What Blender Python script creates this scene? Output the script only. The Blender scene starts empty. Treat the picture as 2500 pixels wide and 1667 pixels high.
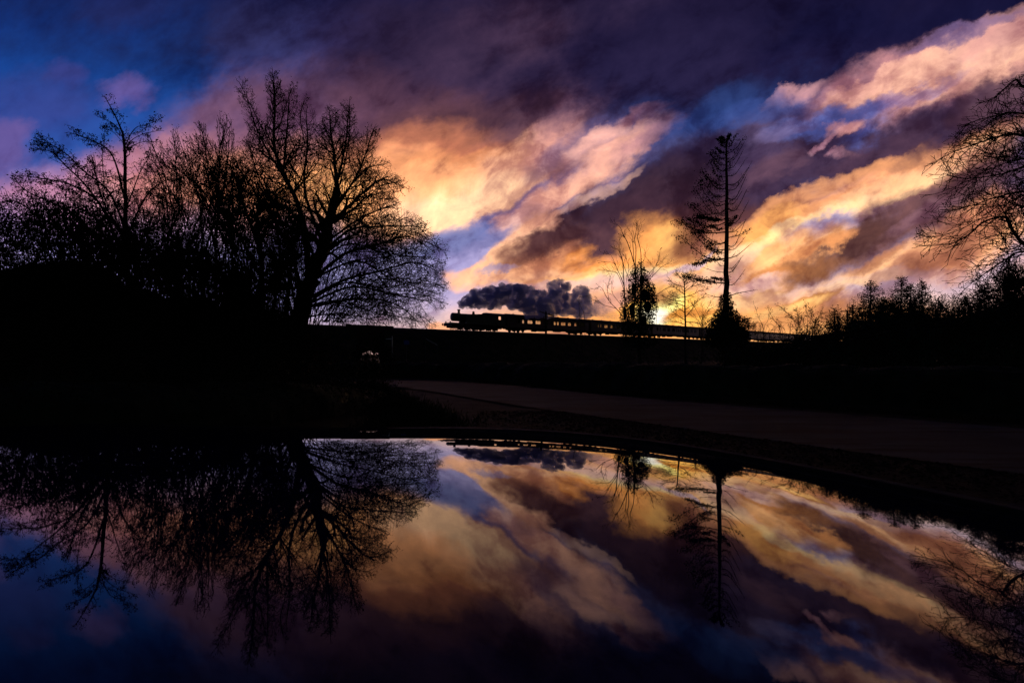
import bpy, bmesh, math, random
import numpy as np
from mathutils import Vector, Matrix
R = math.radians
sc = bpy.context.scene
COL = sc.collection
EYE = 1.65
F = 1176.0; CX = 1176.0; HY = 814.0          # focal length, centre column and horizon row, in 2352-wide pixels
def at(px, py, Y):                            # world point at distance Y ahead whose image falls at px, py
    return Vector(((px-CX)/F*Y, Y, EYE+(HY-py)/F*Y))

# ------------------------------------------------------------------ camera
cam = bpy.data.cameras.new('camera'); camo = bpy.data.objects.new('camera', cam); COL.objects.link(camo)
cam.lens = 18; cam.sensor_width = 36; cam.shift_y = 0.0127; cam.clip_start = 0.02; cam.clip_end = 9000
camo.location = (0, 0, EYE); camo.rotation_euler = (R(90), 0, 0)
sc.camera = camo
sc.view_settings.view_transform = 'Standard'; sc.view_settings.look = 'None'
sc.view_settings.exposure = 0.0; sc.view_settings.gamma = 1.0; sc.view_settings.use_curve_mapping = False
sc.cycles.use_adaptive_sampling = True; sc.cycles.adaptive_threshold = 0.02; sc.cycles.adaptive_min_samples = 12
sc.cycles.volume_bounces = 6; sc.cycles.transparent_max_bounces = 16; sc.cycles.max_bounces = 7; sc.cycles.diffuse_bounces = 1

# ------------------------------------------------------------------ sky
def lin(c):
    return tuple(((v/255)/12.92 if v/255 <= .04045 else ((v/255+.055)/1.055)**2.4) for v in c)+(1,)
W = bpy.data.worlds.new('World'); sc.world = W; W.use_nodes = True
nt = W.node_tree; nt.nodes.clear(); N = nt.nodes; L = nt.links
def node(t, **k):
    n = N.new(t)
    for a, b in k.items(): setattr(n, a, b)
    return n
def setin(n, i, v):
    if isinstance(v, bpy.types.NodeSocket): L.new(v, n.inputs[i])
    else: n.inputs[i].default_value = v
def M(op, a, b=None, c=None, clamp=False):
    n = node('ShaderNodeMath', operation=op, use_clamp=clamp); setin(n, 0, a)
    if b is not None: setin(n, 1, b)
    if c is not None: setin(n, 2, c)
    return n.outputs[0]
def VM(op, a, b=None, s=None):
    n = node('ShaderNodeVectorMath', operation=op); setin(n, 0, a)
    if b is not None: setin(n, 1, b)
    if s is not None: setin(n, 'Scale', s)
    return n.outputs['Value'] if op in ('LENGTH', 'DOT_PRODUCT') else n.outputs[0]
def SM(x, a, b, lo=0., hi=1.):
    n = node('ShaderNodeMapRange', interpolation_type='SMOOTHSTEP'); setin(n, 0, x)
    n.inputs[1].default_value = a; n.inputs[2].default_value = b; n.inputs[3].default_value = lo; n.inputs[4].default_value = hi
    return n.outputs[0]
def MIX(f, a, b, mode='MIX'):
    n = node('ShaderNodeMix', data_type='RGBA', blend_type=mode); n.clamp_factor = True
    setin(n, 0, f); setin(n, 6, a); setin(n, 7, b); return n.outputs[2]
def RAMP(x, stops):
    n = node('ShaderNodeValToRGB'); setin(n, 0, x); r = n.color_ramp
    while len(r.elements) > 1: r.elements.remove(r.elements[-1])
    r.elements[0].position = stops[0][0]; r.elements[0].color = lin(stops[0][1])
    for p, c in stops[1:]:
        e = r.elements.new(p); e.color = lin(c)
    return n.outputs[0]
tc = node('ShaderNodeTexCoord')
sep = node('ShaderNodeSeparateXYZ'); L.new(tc.outputs['Generated'], sep.inputs[0])
yy = M('MAXIMUM', sep.outputs[1], .12)
U = M('DIVIDE', sep.outputs[0], yy); V = M('DIVIDE', sep.outputs[2], yy)
cmb = node('ShaderNodeCombineXYZ'); L.new(U, cmb.inputs[0]); L.new(V, cmb.inputs[1]); P0 = cmb.outputs[0]
def streak(rot, sx, sy, scale, detail=6., rough=.55, dist=0., off=0.):
    mp = node('ShaderNodeMapping', vector_type='POINT'); L.new(P0, mp.inputs[0])
    mp.inputs['Rotation'].default_value = (0, 0, R(-rot)); mp.inputs['Scale'].default_value = (1, 1, 1); mp.inputs['Location'].default_value = (off, off*.7, off*.3)
    v = VM('MULTIPLY', mp.outputs[0], (sx, sy, 1))
    n = node('ShaderNodeTexNoise'); L.new(v, n.inputs['Vector'])
    n.inputs['Scale'].default_value = scale; n.inputs['Detail'].default_value = detail; n.inputs['Roughness'].default_value = rough; n.inputs['Distortion'].default_value = dist
    return n
n1 = streak(26, .5, 1, 5.5, 7, .58)
n2 = streak(26, .75, 1, 17, 5, .6, 0, 3.1)
wv = VM('SCALE', VM('SUBTRACT', n1.outputs['Color'], (.5, .5, .5)), s=.125)
wv2 = VM('SCALE', VM('SUBTRACT', n2.outputs['Color'], (.5, .5, .5)), s=.075)
wv = VM('ADD', wv, wv2)
wv = VM('MULTIPLY', wv, (1.25, .9, 0))
# the warp dies out towards the horizon, where clouds are far and thin
wk = SM(V, .0, .25, .45, 1.)
PW = VM('ADD', P0, VM('SCALE', wv, s=wk))
PW = VM('ADD', PW, (0, 0, 1))
sepw = node('ShaderNodeSeparateXYZ'); L.new(PW, sepw.inputs[0])
cq = node('ShaderNodeCombineXYZ')
L.new(M('MULTIPLY', sepw.outputs[0], sepw.outputs[0]), cq.inputs[0]); L.new(M('MULTIPLY', sepw.outputs[0], sepw.outputs[1]), cq.inputs[1]); L.new(M('MULTIPLY', sepw.outputs[1], sepw.outputs[1]), cq.inputs[2])
QW = cq.outputs[0]
n3 = streak(27, .5, 1, 11, 6, .58, .5, 7.7)
n4 = streak(30, .8, 1, 34, 5, .6, .0, 5.2)
WOB = M('ADD', M('MULTIPLY', M('SUBTRACT', n3.outputs[0], .5), 1.5), M('MULTIPLY', M('SUBTRACT', n4.outputs[0], .5), .75))
eu = SM(sepw.outputs[0], -.95, .55)
left = RAMP(sepw.outputs[1], [(0, (165, 150, 178)), (.06, (178, 168, 198)), (.16, (160, 158, 208)), (.3, (96, 104, 172)), (.42, (40, 84, 160)), (.52, (4, 76, 152)), (.66, (0, 60, 134)), (1, (0, 24, 66))])
right = RAMP(sepw.outputs[1], [(0, (240, 188, 130)), (.05, (236, 196, 160)), (.12, (214, 184, 182)), (.2, (168, 158, 192)), (.3, (124, 124, 172)), (.4, (90, 102, 160)), (.5, (48, 70, 126)), (.6, (30, 52, 104)), (.75, (22, 24, 58)), (1, (14, 12, 32))])
sky = MIX(eu, left, right)
NS = [0]
def stroke(px, py, rx, ry, ang, c, soft=.7, op=1.):
    global sky, QW
    NS[0] += 1
    if NS[0] % 12 == 0:            # a dependency that keeps the shader's stack small; numerically nothing
        QW = VM('ADD', QW, VM('SCALE', sky, s=1e-7))
    a = R(ang); ca, sa = math.cos(a), math.sin(a); rx /= F; ry /= F; x0 = (px-CX)/F; y0 = (HY-py)/F
    A = ca*ca/rx**2+sa*sa/ry**2; B = 2*ca*sa*(1/rx**2-1/ry**2); C = sa*sa/rx**2+ca*ca/ry**2
    q = VM('DOT_PRODUCT', QW, (A, B, C))
    p = VM('DOT_PRODUCT', PW, (-2*A*x0-B*y0, -2*C*y0-B*x0, A*x0*x0+B*x0*y0+C*y0*y0))
    r2 = M('ADD', M('ADD', q, p), WOB)
    sky = MIX(SM(r2, (1+soft*.8)**2, max(.0, 1-soft)**2, 0., op), sky, lin(c))
for s_ in [
 # left: thin mauve veil over the deep blue
 (840,190,240,270,-10,(86,70,108),.8,.9),(620,150,100,150,20,(66,72,130),.9,.6),(570,300,170,100,10,(130,94,120),.8,.85),(500,380,240,70,0,(200,136,138),.8,.8),
 (640,60,130,80,0,(66,72,128),.8,.7),(860,60,150,110,0,(44,48,104),.8,.8),(690,300,170,110,0,(112,78,100),.8,.7),
 (275,205,48,34,0,(118,100,164),.8,.8),(135,160,40,26,0,(70,76,148),.8,.8),(85,235,110,60,0,(58,72,142),.9,.8),(5,330,50,50,0,(112,92,150),.9,.8),(20,500,110,70,0,(158,112,156),.8,.8),(300,10,90,40,0,(44,62,130),.9,.7),
 # light behind the left trees
 (300,450,240,70,0,(220,158,176),.8,.8),(640,440,330,90,8,(236,162,116),.8,.9),(860,450,170,85,0,(250,184,112),.8,.9),(300,610,420,110,0,(176,168,214),.8,.7),(700,640,330,80,0,(158,158,208),.8,.8),
 # great dark purple cloud
 (1060,170,300,210,-20,(60,46,74),.6,1.),(1250,90,260,150,15,(74,56,84),.8,.8),(1350,60,300,120,10,(78,60,84),.8,.7),
 (1150,30,120,60,0,(98,72,96),.9,.7),(1230,70,60,60,60,(104,78,100),.9,.7),
 (930,290,180,90,-25,(96,66,84),.8,.9),(1090,310,260,80,6,(92,62,72),.7,1.),
 (1020,360,220,60,2,(168,108,84),.8,1.),(1260,270,130,60,30,(112,80,92),.8,.8),
 (1045,442,195,60,14,(236,166,116),.8,1.),(1060,372,190,34,6,(176,110,84),.9,.8),(930,430,100,60,0,(238,168,118),.9,.85),(1010,385,130,26,10,(216,146,96),.9,.7),(1170,390,150,46,30,(238,180,142),.7,1.),(1260,320,80,30,40,(214,156,144),.8,.8),
 (1000,485,90,34,6,(252,200,158),.9,.95),(1110,452,120,34,25,(255,208,162),.7,1.),(990,425,90,30,10,(240,172,120),1.,.7),
 (1360,220,110,22,35,(128,94,116),.9,.7),
 # gap of lavender sky and second peach band
 (1080,545,150,34,10,(120,126,172),.6,.9),(1200,470,90,18,37,(108,114,168),1.,.7),(1310,330,90,26,34,(108,96,140),1.,.6),(1380,400,90,16,34,(112,104,150),1.,.6),(1400,400,80,30,30,(118,110,160),.8,.7),
 (1290,445,115,28,30,(246,186,154),.9,.95),(1410,340,100,24,32,(236,176,150),1.,.85),(1200,500,40,20,20,(232,184,168),.7,.8),(1480,310,70,20,30,(206,150,150),.8,.8),
 (1350,320,60,18,35,(230,176,160),.8,.8),(1460,260,60,14,20,(180,126,134),.9,.7),
 # blue lane running up right
 (1570,255,120,36,28,(52,56,104),1.,.7),(1680,215,80,44,40,(38,66,126),.9,.85),(1620,265,90,26,25,(48,76,140),.9,.7),(1800,265,150,40,12,(66,96,164),.8,.9),(1930,270,110,34,20,(96,122,192),.8,.9),(1990,310,40,26,20,(92,118,196),.8,.8),
 # dark top right
 (1850,60,620,135,10,(34,28,62),.6,1.),(2050,20,420,70,6,(20,22,58),.8,.8),(1560,130,190,100,20,(44,38,72),.7,.95),
 # peach band upper right
 (2140,175,370,56,19,(196,142,144),.8,1.),(2340,110,120,60,20,(220,164,146),.8,.9),(2080,172,150,18,27,(244,190,160),.9,.9),(2260,140,160,24,22,(246,194,162),.9,.9),(2010,190,90,12,24,(236,180,158),.9,.8),(2180,185,120,12,24,(232,178,158),.9,.7),(1830,208,60,14,22,(206,156,158),.8,.8),(2330,72,110,34,20,(210,158,150),.9,.8),(2240,72,130,12,18,(112,96,140),.9,.7),(2060,215,120,12,20,(140,122,170),.9,.6),(1920,288,34,13,12,(236,178,164),.6,1.),(1880,328,26,9,40,(196,150,164),.8,.8),(1925,348,26,8,10,(186,140,158),.8,.8),
 # middle dark wedge
 (1640,405,300,104,20,(54,42,70),.55,1.),(1420,500,230,66,24,(66,48,64),.5,1.),(1560,500,230,64,6,(70,48,62),.6,1.),(1290,570,130,32,14,(96,66,74),.6,1.),(1830,380,150,60,22,(74,56,80),.7,1.),
 (1650,505,160,34,4,(96,62,64),.8,.9),(1750,350,80,24,30,(92,74,104),.9,.7),(1770,390,70,24,30,(112,82,98),.9,.6),
 (1650,235,90,30,34,(46,70,124),1.,.7),(1760,250,90,26,10,(58,80,140),.9,.7),(1890,278,110,22,14,(96,118,186),.9,.9),(1990,312,34,22,24,(96,118,196),.9,.8),(1925,292,36,14,8,(240,182,166),.9,.9),(1878,330,28,9,40,(200,154,164),.9,.9),(1928,350,30,9,10,(196,146,158),.9,.9),(1800,300,60,12,20,(120,104,140),1.,.7),(1210,590,60,26,20,(112,74,70),.8,.9),(1260,560,80,30,24,(92,62,66),.8,.9),
 # fringe along its top
 (1330,478,100,10,34,(246,196,168),1.,.45),(1180,560,50,22,40,(246,190,150),.8,.8),(1200,545,60,22,40,(250,196,156),.7,.9),(1245,520,50,16,20,(240,180,140),.8,.8),
 # dark band B
 (2160,285,250,64,21,(72,54,78),.5,1.),(2010,350,120,40,28,(80,58,78),.7,1.),(2300,220,100,40,20,(104,76,88),.8,.9),
 (2160,345,170,30,18,(110,74,74),.8,.9),
 # orange band A
 (1950,470,370,44,24,(236,166,112),.7,1.),(1780,500,120,14,26,(150,94,70),.9,.7),(2160,395,190,36,22,(234,178,134),.7,1.),(1720,555,130,32,22,(246,178,98),.7,1.),
 (1830,548,150,15,22,(255,222,160),.9,.9),(2090,440,90,10,35,(255,216,164),.8,.9),(2030,440,110,22,25,(246,190,140),.8,.8),(1960,490,60,16,25,(255,210,160),.8,.8),
 (1900,430,170,16,24,(226,160,108),.8,.8),
 (1905,533,64,18,24,(160,152,190),.7,1.),(1810,580,90,8,22,(196,178,196),.8,.9),(1760,592,50,9,22,(196,180,200),.8,.9),
 # dark band C
 (2120,500,250,58,27,(120,82,80),.7,1.),(1960,565,120,28,22,(98,66,62),.6,1.),(2200,440,150,40,24,(112,80,84),.7,.9),(2120,500,80,14,30,(144,106,116),.9,.7),
 # clouds between band C and horizon
 (1810,600,120,34,28,(252,190,128),.6,1.),(1870,590,70,12,28,(222,150,90),.8,.9),(1830,640,110,18,18,(150,100,66),.7,1.),(1760,650,60,16,12,(216,146,84),.8,.9),
 (2050,620,190,20,16,(248,192,138),.7,1.),(2230,560,150,50,24,(244,178,122),.7,1.),(2010,610,70,12,18,(186,126,86),.8,.9),(2160,610,90,14,16,(212,146,100),.8,.8),
 (1930,665,200,14,10,(214,190,190),.9,.6),(1990,650,90,9,10,(250,206,156),.8,.8),(2290,480,80,36,20,(232,160,112),.8,.9),
 # glow below the wedge
 (1450,608,270,32,5,(246,160,72),.8,1.),(1500,565,64,50,20,(250,172,88),1.,.9),(1545,560,34,44,60,(255,200,112),1.,.8),(1620,555,80,40,10,(150,96,78),.9,.9),(1660,570,60,30,0,(214,150,108),.8,.8),
 (1340,628,150,16,5,(252,190,112),.9,1.),(1480,628,120,12,2,(255,230,170),.8,.9),(1410,655,150,20,4,(236,196,186),.8,.9),(1330,650,90,12,8,(232,190,170),.8,.8),
 (1610,620,60,26,35,(250,192,132),.7,1.),(1650,640,60,18,10,(250,198,160),.8,.8),(1700,600,70,20,20,(255,214,170),.8,.8),(1600,606,50,6,30,(200,180,200),.9,.7),
 # low clouds left of the sun
 (1080,640,58,18,12,(250,190,150),.5,1.),(1150,600,62,20,30,(252,196,150),.5,1.),(1210,628,110,18,6,(240,182,138),.7,.9),(1235,598,70,18,20,(224,156,110),.8,.9),(1010,752,26,8,0,(250,180,130),.7,.9),
 # horizon glow, sun
 (1560,728,320,52,0,(246,172,86),1.,1.),(1900,742,320,34,0,(246,178,104),.9,.9),(1870,692,60,11,14,(196,134,70),.7,1.),(1830,704,80,8,14,(250,196,120),.8,.9),(1700,690,90,20,6,(252,206,150),.8,.8),(1740,660,60,12,8,(244,204,190),.8,.8),
 (1540,708,90,32,-8,(255,196,84),1.,.9),(1512,722,32,22,30,(255,244,160),.9,1.),(1506,728,18,14,0,(255,255,236),.9,1.),(1548,694,22,12,0,(255,238,140),.9,.9),(1480,690,50,9,10,(178,122,96),.9,.7),(1590,716,60,8,6,(196,120,48),.9,.8),(1552,722,30,8,20,(206,138,48),.8,.9),(1525,690,20,9,20,(150,100,60),.8,.8),
 (1215,585,56,22,24,(120,78,70),.9,.8),(1262,558,60,22,30,(96,64,66),.9,.8),(1110,565,60,14,25,(132,128,172),.9,.7),(1140,628,40,7,14,(160,150,180),.9,.7),
 # a veil of smoke-coloured murk right of the train
 (1395,700,60,20,20,(176,134,138),.9,.7),
 # beyond the frame: the same cloud goes on overhead and to either side
 (1700,-260,1500,260,8,(34,28,58),.8,.9),(500,-300,700,220,0,(8,40,98),.9,.6),(2700,300,300,160,22,(90,66,84),.9,.9),(2700,520,300,70,20,(220,160,116),.9,.9),
]: stroke(*s_)
# ragged streaks and small gaps inside the clouds: thin parts glow, thick parts go dark and purple
n5 = streak(26, .6, 1, 7.5, 6, .58, .5, 11.3)
n6 = streak(32, .8, 1, 20, 5, .58, .5, 2.9)
tex_ = M('ADD', M('MULTIPLY', M('SUBTRACT', n5.outputs[0], .5), 1.0), M('MULTIPLY', M('SUBTRACT', n6.outputs[0], .5), .5))
tex_ = M('ADD', tex_, M('MULTIPLY', M('SUBTRACT', n4.outputs[0], .5), .1))
cloudy = SM(sepw.outputs[0], -.85, -.35, .35, 1.)
tex_ = M('ADD', .5, M('MULTIPLY', tex_, M('MULTIPLY', M('MULTIPLY', cloudy, SM(V, 0, .16, .6, 1.)), SM(V, .38, .62, 1., .6))))
r_ = node('ShaderNodeValToRGB'); setin(r_, 0, tex_)
e = r_.color_ramp.elements; e[0].position = .22; e[0].color = (.30, .22, .30, 1); e[1].position = .8; e[1].color = (1.72, 1.6, 1.5, 1)
for p_, c_ in ((.40, (.60, .50, .60)), (.5, (.95, .92, .96)), (.62, (1.26, 1.2, 1.16))):
    q_ = e.new(p_); q_.color = (*c_, 1)
sky = MIX(1., sky, r_.outputs[0], 'MULTIPLY')
gm_ = node('ShaderNodeGamma'); L.new(sky, gm_.inputs[0]); gm_.inputs[1].default_value = 1.14
hs_ = node('ShaderNodeHueSaturation'); L.new(gm_.outputs[0], hs_.inputs['Color']); hs_.inputs['Saturation'].default_value = .97; hs_.inputs['Value'].default_value = 1.28
sky = hs_.outputs[0]
nish = node('ShaderNodeTexSky', sky_type='NISHITA'); nish.sun_disc = False
nish.sun_elevation = R(2.6); nish.sun_rotation = R(16.5); nish.air_density = 1.2; nish.dust_density = 1.5
nd = VM('SCALE', nish.outputs[0], s=.05)
nd = VM('MULTIPLY', nd, (.35, .4, .7))
front = SM(sep.outputs[1], .1, .45)
sky = MIX(front, nd, sky)
bg = node('ShaderNodeBackground'); L.new(sky, bg.inputs[0]); bg.inputs[1].default_value = 1.0
wo = node('ShaderNodeOutputWorld'); L.new(bg.outputs[0], wo.inputs[0])
W.cycles.sampling_method = 'MANUAL'; W.cycles.sample_map_resolution = 512
sun = bpy.data.lights.new('sun', 'SUN'); sun.energy = .6; sun.angle = R(.6); sun.color = (1, .62, .32)
suno = bpy.data.objects.new('sun', sun); COL.objects.link(suno)
sd = Vector((math.sin(R(16.5))*math.cos(R(2.6)), math.cos(R(16.5))*math.cos(R(2.6)), math.sin(R(2.6))))
suno.rotation_euler = (-sd).to_track_quat('-Z', 'Y').to_euler(); suno.location = (0, 0, 60)

# ------------------------------------------------------------------ helpers
def rgb(c): return (*c, 1)
def mat(name, base, rough=.8, var=.35, scale=3., metal=0., bump=.3, spec=.3, col2=None, **kw):
    m = bpy.data.materials.new(name); m.use_nodes = True; t = m.node_tree; b = t.nodes['Principled BSDF']
    tex = t.nodes.new('ShaderNodeTexCoord'); nz = t.nodes.new('ShaderNodeTexNoise'); t.links.new(tex.outputs['Object'], nz.inputs['Vector'])
    nz.inputs['Scale'].default_value = scale; nz.inputs['Detail'].default_value = 6
    cr = t.nodes.new('ShaderNodeValToRGB'); t.links.new(nz.outputs[0], cr.inputs[0])
    c2 = col2 or tuple(min(1, v*(1+var)) for v in base); c1 = tuple(v*(1-var) for v in base)
    cr.color_ramp.elements[0].position = .35; cr.color_ramp.elements[0].color = rgb(c1)
    cr.color_ramp.elements[1].position = .65; cr.color_ramp.elements[1].color = rgb(c2)
    t.links.new(cr.outputs[0], b.inputs['Base Color'])
    b.inputs['Roughness'].default_value = rough; b.inputs['Metallic'].default_value = metal; b.inputs['Specular IOR Level'].default_value = spec
    if bump:
        bp = t.nodes.new('ShaderNodeBump'); bp.inputs['Strength'].default_value = bump; bp.inputs['Distance'].default_value = .05
        n2_ = t.nodes.new('ShaderNodeTexNoise'); n2_.inputs['Scale'].default_value = scale*6; n2_.inputs['Detail'].default_value = 4
        t.links.new(tex.outputs['Object'], n2_.inputs['Vector']); t.links.new(n2_.outputs[0], bp.inputs['Height']); t.links.new(bp.outputs[0], b.inputs['Normal'])
    return m
MT = dict(
    bark=mat('bark', (.030, .024, .018), .9, .4, 6, bump=.6, spec=.1),
    twig=mat('twig', (.024, .018, .014), .9, .3, 20, bump=0, spec=.1),
    leaf=mat('leaf', (.018, .022, .010), .8, .5, 2, bump=0, spec=.15),
    ivy=mat('ivy', (.014, .022, .009), .7, .5, 3, bump=0, spec=.2),
    needle=mat('needle', (.012, .020, .010), .8, .4, 3, bump=0, spec=.15),
    grass=mat('grass', (.020, .030, .010), .9, .6, .6, bump=.5, spec=.1, col2=(.034, .030, .014)),
    blade=mat('grass_blade', (.022, .034, .010), .8, .6, 2, bump=0, spec=.15, col2=(.045, .038, .018)),
    soil=mat('soil', (.020, .017, .013), .95, .5, 1.4, bump=.6, spec=.1),
    ballast=mat('ballast', (.06, .055, .05), .95, .5, 9, bump=.8, spec=.1),
    steel=mat('steel', (.08, .07, .065), .55, .3, 8, metal=.8, bump=.1),
    loco=mat('loco_black', (.010, .012, .010), .45, .3, 4, bump=.05, spec=.4),
    locog=mat('loco_green', (.010, .022, .012), .4, .3, 3, bump=.05, spec=.4),
    maroon=mat('coach_maroon', (.035, .010, .010), .4, .25, 3, bump=.05, spec=.4),
    coachroof=mat('coach_roof', (.03, .03, .032), .8, .3, 2, bump=.1, spec=.2),
    under=mat('underframe', (.012, .011, .010), .9, .3, 5, bump=.2, spec=.1),
    wood=mat('sleeper_wood', (.03, .022, .016), .95, .4, 8, bump=.4, spec=.1),
    brick=mat('bridge_brick', (.05, .028, .022), .95, .4, 5, bump=.6, spec=.1),
    white=mat('white_paint', (.5, .5, .5), .6, .1, 5, bump=.1),
    pole=mat('pole_wood', (.03, .024, .018), .9, .3, 8, bump=.3, spec=.1),
    rubber=mat('rubber', (.01, .01, .01), .8, .2, 8, bump=.2, spec=.2),
    trim=mat('black_trim', (.008, .008, .008), .5, .2, 8, bump=0, spec=.3),
    blue=mat('sign_blue', (.03, .05, .30), .4, .1, 8, bump=0),
)
class MB:
    def __init__(s): s.v = []; s.f = []
    def add(s, vs, fs):
        o = len(s.v); s.v += [tuple(v) for v in vs]; s.f += [tuple(i+o for i in f) for f in fs]; return s
    def box(s, x0, x1, y0, y1, z0, z1):
        return s.add([(x, y, z) for x in (x0, x1) for y in (y0, y1) for z in (z0, z1)], [(0, 1, 3, 2), (4, 6, 7, 5), (0, 4, 5, 1), (2, 3, 7, 6), (0, 2, 6, 4), (1, 5, 7, 3)])
    def prism(s, pts, axis, a, b):                # pts: outline in the two other axes
        n = len(pts)
        def P(p, w): return {'x': (w, p[0], p[1]), 'y': (p[0], w, p[1]), 'z': (p[0], p[1], w)}[axis]
        return s.add([P(p, a) for p in pts]+[P(p, b) for p in pts], [tuple(range(n))[::-1], tuple(range(n, 2*n))]+[(i, (i+1) % n, n+(i+1) % n, n+i) for i in range(n)])
    def tube(s, p0, p1, r0, r1=None, n=12, cap=True):
        p0 = Vector(p0); p1 = Vector(p1); r1 = r0 if r1 is None else r1
        d = (p1-p0).normalized(); a = d.orthogonal().normalized(); b = d.cross(a)
        vs = [p+(a*math.cos(2*math.pi*i/n)+b*math.sin(2*math.pi*i/n))*r for p, r in ((p0, r0), (p1, r1)) for i in range(n)]
        fs = [(i, (i+1) % n, n+(i+1) % n, n+i) for i in range(n)]
        if cap: fs += [tuple(range(n))[::-1], tuple(range(n, 2*n))]
        return s.add(vs, fs)
    def lathe(s, c, axis, prof, n=16):            # prof: (distance along axis, radius)
        c = Vector(c); d = Vector(axis).normalized(); a = d.orthogonal().normalized(); b = d.cross(a)
        vs = [c+d*h+(a*math.cos(2*math.pi*i/n)+b*math.sin(2*math.pi*i/n))*r for h, r in prof for i in range(n)]
        fs = [(k*n+i, k*n+(i+1) % n, (k+1)*n+(i+1) % n, (k+1)*n+i) for k in range(len(prof)-1) for i in range(n)]
        fs += [tuple(range(n))[::-1], tuple(range((len(prof)-1)*n, len(prof)*n))]
        return s.add(vs, fs)
    def obj(s, name, m, parent=None, smooth=False, loc=None):
        me = bpy.data.meshes.new(name); me.from_pydata(s.v, [], s.f); me.update()
        return link(name, me, m, parent, smooth, loc)
def link(name, me, m, parent=None, smooth=False, loc=None):
    if m is not None and not me.materials: me.materials.append(m)
    if smooth: me.polygons.foreach_set('use_smooth', [True]*len(me.polygons))
    o = bpy.data.objects.new(name, me); COL.objects.link(o)
    if parent is not None: o.parent = parent
    if loc is not None: o.location = loc
    return o
def tag(o, label=None, cat=None, group=None, kind=None):
    for k, v in (('label', label), ('category', cat), ('group', group), ('kind', kind)):
        if v: o[k] = v
    return o
def thing(name, label, cat, loc=(0, 0, 0), rz=0., group=None):
    o = bpy.data.objects.new(name, None); COL.objects.link(o); o.location = loc; o.rotation_euler = (0, 0, rz); o.empty_display_size = .3
    return tag(o, label, cat, group)
def copy_tree(o, parent=None):
    c = o.copy(); COL.objects.link(c); c.parent = parent
    for ch in list(o.children): copy_tree(ch, c)
    return c
def npmesh(name, V_, F_):                          # fast mesh from arrays; F_ all the same length
    me = bpy.data.meshes.new(name); nv, nf, k = len(V_), len(F_), F_.shape[1]
    me.vertices.add(nv); me.vertices.foreach_set('co', V_.astype(np.float32).ravel())
    me.loops.add(nf*k); me.loops.foreach_set('vertex_index', F_.astype(np.int32).ravel())
    me.polygons.add(nf); me.polygons.foreach_set('loop_start', np.arange(0, nf*k, k, dtype=np.int32)); me.polygons.foreach_set('loop_total', np.full(nf, k, np.int32))
    me.update(calc_edges=True); return me
def nz3(x, y, s=1.):                               # cheap smooth noise for terrain
    return (math.sin(x*.9*s+1.3)*math.cos(y*.7*s-.4)+.5*math.sin(x*2.1*s-y*1.7*s+2)+.25*math.sin(x*4.3*s+y*3.9*s))/1.75

# ------------------------------------------------------------------ ground
E_ = MB().add([(-4000, -4000, 0), (4000, -4000, 0), (4000, 4000, 0), (-4000, 4000, 0)], [(0, 1, 2, 3)])
tag(E_.obj('ground', MT['soil']), kind='structure')
def strip(name, A, B, z, m, nx=12, rough=0.):
    """a sheet between two polylines of equal length"""
    mb = MB(); vs = []; fs = []
    pts = []
    for (a, b) in zip(A, B):
        for k in range(nx+1):
            t = k/nx; x = a[0]+(b[0]-a[0])*t; y = a[1]+(b[1]-a[1])*t
            pts.append((x, y, z+rough*nz3(x, y, 2)))
    w = nx+1
    for i in range(len(A)-1):
        for k in range(nx): fs.append((i*w+k, i*w+k+1, (i+1)*w+k+1, (i+1)*w+k))
    return mb.add(pts, fs).obj(name, m)
def spl(P, n=10):
    out = []
    for i in range(len(P)-1):
        p0 = P[max(i-1, 0)]; p1 = P[i]; p2 = P[i+1]; p3 = P[min(i+2, len(P)-1)]
        for k in range(n):
            t = k/n
            out.append(tuple(.5*((2*p1[j])+(-p0[j]+p2[j])*t+(2*p0[j]-5*p1[j]+4*p2[j]-p3[j])*t*t+(-p0[j]+3*p1[j]-3*p2[j]+p3[j])*t**3) for j in range(len(p1))))
    out.append(tuple(P[-1])); return out
def asphalt():
    m = mat('asphalt', (.026, .035, .042), .85, .45, .5, bump=.0, spec=.12)
    t = m.node_tree; b = t.nodes['Principled BSDF']
    tex = t.nodes.new('ShaderNodeTexCoord'); n = t.nodes.new('ShaderNodeTexNoise'); n.inputs['Scale'].default_value = 90; n.inputs['Detail'].default_value = 3
    t.links.new(tex.outputs['Object'], n.inputs['Vector'])
    bp = t.nodes.new('ShaderNodeBump'); bp.inputs['Strength'].default_value = .5; bp.inputs['Distance'].default_value = .01
    t.links.new(n.outputs[0], bp.inputs['Height']); t.links.new(bp.outputs[0], b.inputs['Normal'])
    # mud tracked along the road
    mp = t.nodes.new('ShaderNodeMapping'); mp.inputs['Rotation'].default_value = (0, 0, R(50)); mp.inputs['Scale'].default_value = (.18, 1.1, 1); t.links.new(tex.outputs['Object'], mp.inputs[0])
    n2_ = t.nodes.new('ShaderNodeTexNoise'); n2_.inputs['Scale'].default_value = 1.6; n2_.inputs['Detail'].default_value = 7; n2_.inputs['Roughness'].default_value = .7; t.links.new(mp.outputs[0], n2_.inputs['Vector'])
    r = t.nodes.new('ShaderNodeValToRGB'); r.color_ramp.elements[0].position = .48; r.color_ramp.elements[1].position = .60; t.links.new(n2_.outputs[0], r.inputs[0])
    mx = t.nodes.new('ShaderNodeMix'); mx.data_type = 'RGBA'; t.links.new(r.outputs[0], mx.inputs[0])
    src = b.inputs['Base Color'].links[0].from_socket; t.links.new(src, mx.inputs[6]); mx.inputs[7].default_value = (.010, .007, .005, 1)
    t.links.new(mx.outputs[2], b.inputs['Base Color']); return m
MT['asphalt'] = asphalt()
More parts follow.
